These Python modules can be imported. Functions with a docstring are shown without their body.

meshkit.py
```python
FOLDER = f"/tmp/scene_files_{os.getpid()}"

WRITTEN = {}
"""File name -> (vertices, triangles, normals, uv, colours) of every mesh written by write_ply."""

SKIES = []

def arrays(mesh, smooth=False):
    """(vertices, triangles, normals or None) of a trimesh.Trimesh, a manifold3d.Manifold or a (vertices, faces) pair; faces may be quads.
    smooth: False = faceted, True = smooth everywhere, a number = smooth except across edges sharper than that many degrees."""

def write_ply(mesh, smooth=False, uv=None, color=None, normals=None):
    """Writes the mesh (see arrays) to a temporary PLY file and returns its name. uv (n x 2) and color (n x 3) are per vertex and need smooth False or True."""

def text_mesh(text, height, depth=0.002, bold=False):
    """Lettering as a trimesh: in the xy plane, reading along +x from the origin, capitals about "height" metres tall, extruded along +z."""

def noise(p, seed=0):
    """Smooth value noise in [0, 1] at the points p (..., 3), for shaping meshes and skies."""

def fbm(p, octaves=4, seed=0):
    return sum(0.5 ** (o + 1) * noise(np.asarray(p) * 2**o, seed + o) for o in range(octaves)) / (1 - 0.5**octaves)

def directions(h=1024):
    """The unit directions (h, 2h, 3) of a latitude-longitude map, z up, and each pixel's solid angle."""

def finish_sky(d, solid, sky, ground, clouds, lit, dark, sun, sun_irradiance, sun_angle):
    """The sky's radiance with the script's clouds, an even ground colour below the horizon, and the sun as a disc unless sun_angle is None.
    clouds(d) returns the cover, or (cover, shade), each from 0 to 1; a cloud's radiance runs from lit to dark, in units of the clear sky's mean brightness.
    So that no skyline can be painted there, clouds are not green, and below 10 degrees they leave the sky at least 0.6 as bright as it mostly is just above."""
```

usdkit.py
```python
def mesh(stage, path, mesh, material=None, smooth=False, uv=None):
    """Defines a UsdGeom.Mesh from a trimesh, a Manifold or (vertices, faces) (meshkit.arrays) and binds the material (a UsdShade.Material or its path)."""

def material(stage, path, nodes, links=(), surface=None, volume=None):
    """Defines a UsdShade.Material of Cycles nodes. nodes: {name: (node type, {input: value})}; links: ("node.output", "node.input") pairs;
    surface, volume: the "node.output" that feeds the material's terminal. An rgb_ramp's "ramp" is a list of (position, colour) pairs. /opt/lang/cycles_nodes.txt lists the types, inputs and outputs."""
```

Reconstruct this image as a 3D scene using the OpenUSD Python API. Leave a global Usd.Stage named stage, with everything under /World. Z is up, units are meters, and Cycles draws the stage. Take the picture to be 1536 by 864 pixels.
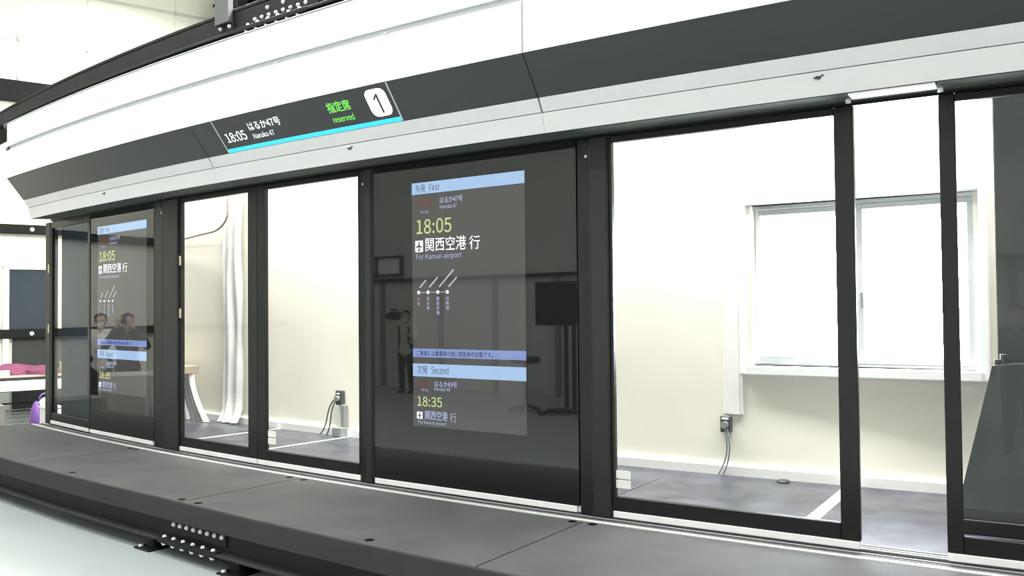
import math, json, numpy as np, trimesh, manifold3d, usdkit
from pxr import Usd, UsdGeom, UsdLux, Gf, Sdf
from shapely.geometry import Polygon
from shapely.ops import unary_union
stage = Usd.Stage.CreateInMemory()
UsdGeom.SetStageUpAxis(stage, 'Z'); UsdGeom.SetStageMetersPerUnit(stage, 1.0)
UsdGeom.Xform.Define(stage, '/World'); UsdGeom.Scope.Define(stage, '/World/Looks')
# ------------------------------------------------------------------ camera, light, exposure
CAM = dict(h=1.3156, D=5.0366, yaw=0.5540, pitch=0.02385, roll=-0.00954, f=1326.8)
def make_camera():
    th, pi, ro = CAM['yaw'], CAM['pitch'], CAM['roll']
    fw = np.array([-math.sin(th)*math.cos(pi), math.cos(th)*math.cos(pi), math.sin(pi)])
    r = np.array([math.cos(th), math.sin(th), 0]); u = np.cross(r, fw)
    r, u = math.cos(ro)*r+math.sin(ro)*u, -math.sin(ro)*r+math.cos(ro)*u
    cam = UsdGeom.Camera.Define(stage, '/World/camera')
    m = Gf.Matrix4d(*[float(v) for v in (*r, 0, *u, 0, *(-fw), 0, 0, -CAM['D'], CAM['h'], 1)])
    cam.AddTransformOp().Set(m)
    cam.CreateHorizontalApertureAttr(36.0); cam.CreateVerticalApertureAttr(36.0*864/1536)
    cam.CreateFocalLengthAttr(36.0*CAM['f']/1536); cam.CreateClippingRangeAttr((0.05, 200))
    cam.CreateExposureAttr(0.0)
make_camera()
def rect_light(name, loc, w, h, inten, col=(1, 1, 1), rot=(0, 0, 0)):
    l = UsdLux.RectLight.Define(stage, '/World/' + name)
    l.AddTranslateOp().Set(Gf.Vec3d(*loc)); l.AddRotateXYZOp().Set(Gf.Vec3f(*rot))
    l.CreateWidthAttr(w); l.CreateHeightAttr(h); l.CreateIntensityAttr(inten); l.CreateColorAttr(Gf.Vec3f(*col))
HALL = 18.
for i, (x, y) in enumerate([(-13.5, -5.5), (-8.5, -5.5), (-3.5, -5.5), (1.5, -5.5), (-13.5, -1.8), (-8.5, -2.2), (-3.5, -2.6), (1.5, -2.6)]):
    rect_light('hall_lamp_%03d' % i, (x, y, 7.2), 3.0, 0.9, HALL, (1.0, 1.0, 0.98))
rect_light('alcove_lamp', (-13.2, 4.6, 7.2), 2.5, 1.0, HALL*1.1, (1.0, 1.0, 0.97))
for i, (x, y) in enumerate([(-7.6, 1.45), (-4.4, 1.02), (-1.4, .95), (1.6, 1.05)]):
    rect_light('back_wall_fill_%03d' % i, (x, y-.25, 6.2), 2.6, 0.5, (165.0, 120.0, 84.0, 84.0)[i], (1.0, 0.985, 0.95), (0, 0, 0))  # added strips without fixtures, only to brighten the cream back wall
rect_light('window_daylight', (-1.32, 2.75, 1.6), 1.9, 1.6, 24.0, (0.93, 0.97, 1.0), (-90, 0, 0))
dome = UsdLux.DomeLight.Define(stage, '/World/daylight_sky'); dome.CreateIntensityAttr(2.5); dome.CreateColorAttr(Gf.Vec3f(.95, .98, 1.0))
# ------------------------------------------------------------------ plan: the platform follows a gentle arc of radius R; s runs along it, y into the room behind
R, XB = 41.5, -1.0
R = 1/(2*0.012048)
def ang(s): return (s-XB)/R
def W(P):
    P = np.asarray(P, float); a = (P[..., 0]-XB)/R; rr = R-P[..., 1]
    return np.stack([XB+rr*np.sin(a), R-rr*np.cos(a), P[..., 2]], -1)
# ------------------------------------------------------------------ materials
LOOK = {}
def mat(name, col, rough=.5, metal=0., var=.06, scale=6., spec=.5, bump=0., emit=None, es=0., coat=0.):
    n = {'p': ('principled_bsdf', dict(roughness=rough, metallic=metal, specular_ior_level=spec, base_color=col, coat_weight=coat))}
    L = []
    if emit is not None:
        n['p'][1].update(emission_color=emit, emission_strength=es)
    if var > 0:
        c = np.array(col)
        n['g'] = ('geometry', {}); n['n'] = ('noise_texture', dict(scale=scale, detail=4.)); 
        n['r'] = ('rgb_ramp', {'ramp': [(.3, tuple(c*(1-var))), (.7, tuple(np.minimum(c*(1+var), .95)))]})
        L += [('g.position', 'n.vector'), ('n.fac', 'r.fac'), ('r.color', 'p.base_color')]
        if bump > 0:
            n['b'] = ('bump', dict(strength=bump, distance=.004)); n['n2'] = ('noise_texture', dict(scale=scale*14, detail=3.))
            L += [('g.position', 'n2.vector'), ('n2.fac', 'b.height'), ('b.normal', 'p.normal')]
    LOOK[name] = usdkit.material(stage, '/World/Looks/' + name, n, L, surface='p.BSDF')
mat('steel_black', (.013, .014, .0145), .6, 0, .12, 3., spec=.2)
mat('frame_black', (.009, .010, .0105), .35, 0, .08, 3., spec=.35)
mat('post_black', (.018, .020, .0195), .5, 0, .10, 4., spec=.35)
mat('post_grey', (.085, .09, .092), .5, 0, .05)
mat('cap_black', (.004, .004, .004), .7, 0, 0, spec=.08)
mat('board_dark', (.055, .062, .066), .3, 0, .05)
mat('board_blue', (.030, .039, .052), .8, 0, .05, spec=.05)
mat('cloth_grey', (.40, .40, .38), .8, 0, .05, 5.)
mat('shading_pale', (.86, .85, .80), .6, 0, .01)
mat('kick_black', (.006, .007, .007), .25, 0, 0)
mat('display_glass', (.012, .013, .012), .015, 0, 0, spec=.52)
mat('screen_glass', (.012, .013, .012), .015, 0, 0, spec=.52, emit=(1., .99, .95), es=.06)
mat('fascia_white', (.90, .91, .92), .45, 0, .01, 2.)
mat('fascia_dark', (.022, .025, .0265), .38, 0, .05, 2.)
mat('trim_silver', (.69, .68, .695), .42, 0, .02, 3.)
mat('gap_grey', (.42, .44, .44), .5, 0, .04)
mat('under_grey', (.10, .11, .095), .85, 0, .05, spec=.15)
mat('deck_grey', (.094, .096, .100), .7, 0, .14, 2.2, spec=.25, bump=.25)
mat('deck_edge', (.034, .036, .0365), .7, 0, .10, 3., spec=.2)
mat('deck_rear', (.050, .054, .070), .34, 0, .45, 5., bump=.25)
mat('rail_thin', (.60, .64, .61), .5, 0, .04, spec=.2)
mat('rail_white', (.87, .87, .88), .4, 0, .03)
mat('rail_grey', (.22, .22, .225), .4, .4, .06)
mat('rail_dark', (.03, .03, .034), .5, 0, .05)
mat('bolt_steel', (.88, .89, .90), .3, .15, 0)
mat('floor_concrete', (.42, .465, .48), .42, 0, .07, .8)
mat('wall_cream', (.87, .84, .735), .75, 0, .035, 1.3)
mat('wall_sheet', (.88, .875, .79), .7, 0, .03, .7)
mat('wall_beige', (.60, .62, .59), .75, 0, .04, .8)
mat('base_white', (.85, .85, .83), .6, 0, .03)
mat('batten_pale', (.66, .66, .62), .6, 0, .03)
mat('window_white', (.88, .90, .91), .35, 0, .01)
mat('alu', (.62, .64, .66), .35, .5, .02)
mat('plastic_grey', (.24, .26, .26), .45, 0, .04)
mat('plastic_dark', (.05, .055, .055), .4, 0, .05)
mat('conduit_white', (.76, .77, .73), .5, 0, .03)
mat('sheet_plastic', (.71, .715, .695), .35, 0, .05, 5.)
mat('cable_grey', (.26, .28, .29), .5, 0, 0)
mat('cable_brown', (.30, .24, .17), .6, 0, 0)
mat('tape_white', (.80, .82, .84), .6, 0, .06, 8.)
mat('label_white', (.82, .84, .80), .5, 0, 0)
mat('label_tan', (.58, .47, .32), .6, 0, 0)
mat('door_blue', (.045, .06, .08), .12, 0, .05)
mat('cloth_white', (.78, .77, .74), .8, 0, .03, 5.)
mat('table_wood', (.33, .27, .20), .55, 0, .12, 9.)
mat('paper_white', (.82, .82, .80), .7, 0, .02)
mat('cloth_pink', (.27, .075, .155), .7, 0, .1, 9.)
mat('box_pale', (.70, .63, .48), .65, 0, .05)
mat('cardboard', (.48, .35, .20), .7, 0, .06)
mat('bag_purple', (.16, .07, .30), .5, 0, .1, 9.)
mat('skin', (.55, .36, .27), .55, 0, .04, 12.)
mat('hair_black', (.012, .011, .010), .45, 0, .2, 40.)
mat('jacket_light', (.58, .57, .52), .8, 0, .06, 9.)
mat('shirt_white', (.80, .80, .80), .8, 0, .04, 9.)
mat('shirt_dark', (.035, .036, .042), .8, 0, .1, 9.)
mat('trousers_black', (.014, .014, .017), .8, 0, .1, 9.)
mat('shoe_black', (.02, .02, .02), .4, 0, 0)
mat('mask_white', (.82, .84, .86), .8, 0, 0)
mat('eye_dark', (.02, .016, .014), .2, 0, 0)
mat('lip_red', (.42, .20, .17), .5, 0, 0)
mat('camera_black', (.012, .012, .012), .4, 0, .05)
mat('badge_yellow', (.75, .50, .10), .6, 0, 0)
mat('tv_black', (.008, .008, .009), .15, 0, 0)
def glow(name, col, strength):
    LOOK[name] = usdkit.material(stage, '/World/Looks/' + name, {'p': ('principled_bsdf', dict(base_color=(.01, .01, .01), roughness=.05, emission_color=col, emission_strength=strength))}, [], surface='p.BSDF')
glow('glow_white', (.93, .95, 1.0), 1.15)
glow('glow_tile', (1., 1., 1.), 1.5)
glow('glow_green', (.20, .92, .10), .9)
glow('glow_cyan', (.02, .70, 1.0), 1.15)
glow('glow_yellow', (.80, .88, .34), .72)
glow('glow_bar', (.46, .68, 1.0), .80)
glow('glow_bar_violet', (.36, .48, .95), .62)
glow('glow_text_blue', (.58, .66, 1.0), .62)
glow('glow_text_small', (.62, .68, .98), .62)
glow('glow_ink', (.16, .24, .45), .40)
glow('glow_ink_dark', (.05, .08, .30), .40)
glow('glow_red', (.40, .12, .08), .32)
glow('glow_pink', (.75, .40, .62), .50)
glow('glow_line', (.75, .8, .85), .6)
mat('ink_dark', (.02, .025, .03), .4, 0, 0)
def glass(name, tint, ior=1.45, rough=0.):
    LOOK[name] = usdkit.material(stage, '/World/Looks/' + name, {
        't': ('transparent_bsdf', dict(color=tint)), 'g': ('glossy_bsdf', dict(color=(1, 1, 1), roughness=rough)), 'f': ('fresnel', {}), 'm': ('mix_closure', {}), 'geo': ('geometry', {}), 'i': ('mix_float', dict(a=ior, b=1/ior, use_clamp=False))},
        [('geo.backfacing', 'i.fac'), ('i.result', 'f.IOR'), ('f.fac', 'm.fac'), ('t.BSDF', 'm.closure1'), ('g.BSDF', 'm.closure2')], surface='m.closure')
glass('door_glass', (.985, .99, .985), 1.22)
glass('panel_glass', (.97, .98, .985), 1.13)
glass('window_glass', (.97, .98, 1.), 1.4)
# ------------------------------------------------------------------ building helpers
USED = {}
def fresh(parent, name):
    k = parent + '/' + name; n = USED.get(k, 0); USED[k] = n+1
    return k if n == 0 else '%s_%03d' % (k, n)
class Thing:
    """An Xform at the thing's base. rigid things lie in the tangent frame at (s0, y0); long ones follow the arc."""
    def __init__(t, name, label, cat, base=(0, 0, 0), group=None, kind=None, world=None, rot=None, rigid=True):
        t.path = fresh('/World', name); t.rigid = rigid; t.base = np.array(base, float)
        t.a = ang(base[0]) if world is None else (rot or 0.)
        t.org = W(t.base) if world is None else np.array(world, float)
        t.free = world is not None
        x = UsdGeom.Xform.Define(stage, t.path)
        x.AddTranslateOp().Set(Gf.Vec3d(*map(float, t.org))); x.AddRotateZOp().Set(math.degrees(t.a))
        p = x.GetPrim()
        if label: p.SetCustomDataByKey('label', label)
        if cat: p.SetCustomDataByKey('category', cat)
        if group: p.SetCustomDataByKey('group', group)
        if kind: p.SetCustomDataByKey('kind', kind)
    def local(t, v):
        if t.free: return v
        if t.rigid: return v-t.base
        d = W(v)-t.org; c, s = math.cos(t.a), math.sin(t.a)
        return np.stack([c*d[:, 0]+s*d[:, 1], -s*d[:, 0]+c*d[:, 1], d[:, 2]], -1)
    def part(t, name, mesh, m, parent=None, smooth=False, label=None, kind=None):
        v, f = vf(mesh)
        path = fresh(parent or t.path, name)
        v2 = t.local(v)
        g = usdkit.mesh(stage, path, trimesh.Trimesh(v2, f, process=False), LOOK[m], smooth=smooth)
        if label: g.GetPrim().SetCustomDataByKey('label', label)
        if kind: g.GetPrim().SetCustomDataByKey('kind', kind)
        return path
def vf(mesh):
    if hasattr(mesh, 'to_mesh'):
        m = mesh.to_mesh(); return np.array(m.vert_properties[:, :3], float), np.array(m.tri_verts)
    if isinstance(mesh, tuple): return np.asarray(mesh[0], float), np.asarray(mesh[1])
    return np.array(mesh.vertices), np.array(mesh.faces)
def join(*ms):
    vs, fs, n = [], [], 0
    for m in ms:
        v, f = vf(m); vs.append(v); fs.append(f+n); n += len(v)
    return np.vstack(vs), np.vstack(fs)
def box(x0, x1, y0, y1, z0, z1, b=.003):
    """A box with chamfered edges."""
    b = min(b, .45*min(x1-x0, y1-y0, z1-z0)); P = []
    for i, X in ((1, x0), (-1, x1)):
        for j, Y in ((1, y0), (-1, y1)):
            for k, Z in ((1, z0), (-1, z1)):
                P += [(X, Y+j*b, Z+k*b), (X+i*b, Y, Z+k*b), (X+i*b, Y+j*b, Z)]
    return trimesh.convex.convex_hull(np.array(P))
def ext(prof, s0, s1, step=.3, taper=None):
    """A (y, z) profile carried along s in short steps, so that it can follow the arc. taper(s) shifts y."""
    pg = Polygon(prof); 
    if pg.exterior.is_ccw is False: prof = prof[::-1]
    prof = np.array(prof, float); k = len(prof); n = max(2, int(math.ceil((s1-s0)/step))+1)
    S = np.linspace(s0, s1, n)
    V = np.array([[(s, y+(taper(s) if taper else 0), z) for y, z in prof] for s in S]).reshape(-1, 3)
    F = []
    for i in range(n-1):
        for j in range(k):
            a, b = i*k+j, i*k+(j+1) % k
            F += [(a, b, b+k), (a, b+k, a+k)]
    cv, cf = trimesh.creation.triangulate_polygon(Polygon(prof), engine='earcut')
    idx = [int(np.argmin(((prof-p)**2).sum(1))) for p in cv]
    for t in cf:
        t = [idx[q] for q in t]
        A = prof[t]; 
        if np.cross(A[1]-A[0], A[2]-A[0]) < 0: t = t[::-1]
        F += [(t[0], t[2], t[1]), tuple(q+(n-1)*k for q in t)]
    V, F = V, np.array(F)
    return V, F[:, ::-1] if trimesh.Trimesh(V, F, process=False).volume < 0 else F
def strip(s0, s1, y0, y1, z0, z1, step=.3, taper=None, b=.003):
    b = min(b, .4*(y1-y0), .4*(z1-z0))
    return ext([(y0+b, z0), (y1-b, z0), (y1, z0+b), (y1, z1-b), (y1-b, z1), (y0+b, z1), (y0, z1-b), (y0, z0+b)], s0, s1, step, taper)
def tube(pts, r, sides=8):
    p = np.array(pts, float); r = np.broadcast_to(r, (len(p),)); t = np.gradient(p, axis=0); t /= np.linalg.norm(t, axis=1, keepdims=True)+1e-12
    ref = np.array([0, 0, 1.]) if abs(t[:, 2]).mean() < .8 else np.array([1., 0, 0])
    a = np.cross(t, ref); a /= np.linalg.norm(a, axis=1, keepdims=True)+1e-12; b = np.cross(t, a); q = np.arange(sides)*2*np.pi/sides
    V = p[:, None]+r[:, None, None]*(np.cos(q)[None, :, None]*a[:, None]+np.sin(q)[None, :, None]*b[:, None])
    V = np.vstack([V.reshape(-1, 3), p[:1], p[-1:]]); F = []; n = len(p)
    for i in range(n-1):
        for j in range(sides):
            A, B = i*sides+j, i*sides+(j+1) % sides
            F += [(A, B, B+sides), (A, B+sides, A+sides)]
    for j in range(sides):
        F += [(n*sides, (j+1) % sides, j), (n*sides+1, (n-1)*sides+j, (n-1)*sides+(j+1) % sides)]
    F = np.array(F)
    return V, F[:, ::-1] if trimesh.Trimesh(V, F, process=False).volume < 0 else F
def curve(pts, n=24):
    from scipy.interpolate import CubicSpline
    p = np.array(pts, float); u = np.r_[0, np.cumsum(np.linalg.norm(np.diff(p, axis=0), axis=1))]
    return CubicSpline(u, p)(np.linspace(0, u[-1], n))
def cyl(c, r, h, axis='z', sides=16, b=.15):
    """A cylinder with chamfered rims, its axis from c along +axis by h."""
    q = np.arange(sides)*2*np.pi/sides; k = min(b*r, .4*h)
    P = [(R_*math.cos(x), R_*math.sin(x), z) for z, R_ in ((0, r), (h-k, r), (h, r-k)) for x in q]
    v = np.array(P)
    v = {'z': v, 'y': v[:, [0, 2, 1]], 'x': v[:, [2, 0, 1]]}[axis]
    return trimesh.convex.convex_hull(v+np.array(c))
def bolt(c, ax, sgn=1, r=.016, h=.014):
    m = join(cyl((0, 0, 0), r*1.3, h*.3, 'z', 12), cyl((0, 0, h*.3), r*1.05, h*.9, 'z', 8, .35))
    v, f = m
    if ax == 'y': v = np.stack([v[:, 0], sgn*v[:, 2], v[:, 1]], -1); flip = sgn > 0
    elif ax == 'x': v = np.stack([sgn*v[:, 2], v[:, 0], v[:, 1]], -1); flip = sgn < 0
    else: v = np.stack([v[:, 0], v[:, 1], sgn*v[:, 2]], -1); flip = sgn < 0
    return v+np.array(c), (f[:, ::-1] if flip else f)
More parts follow.
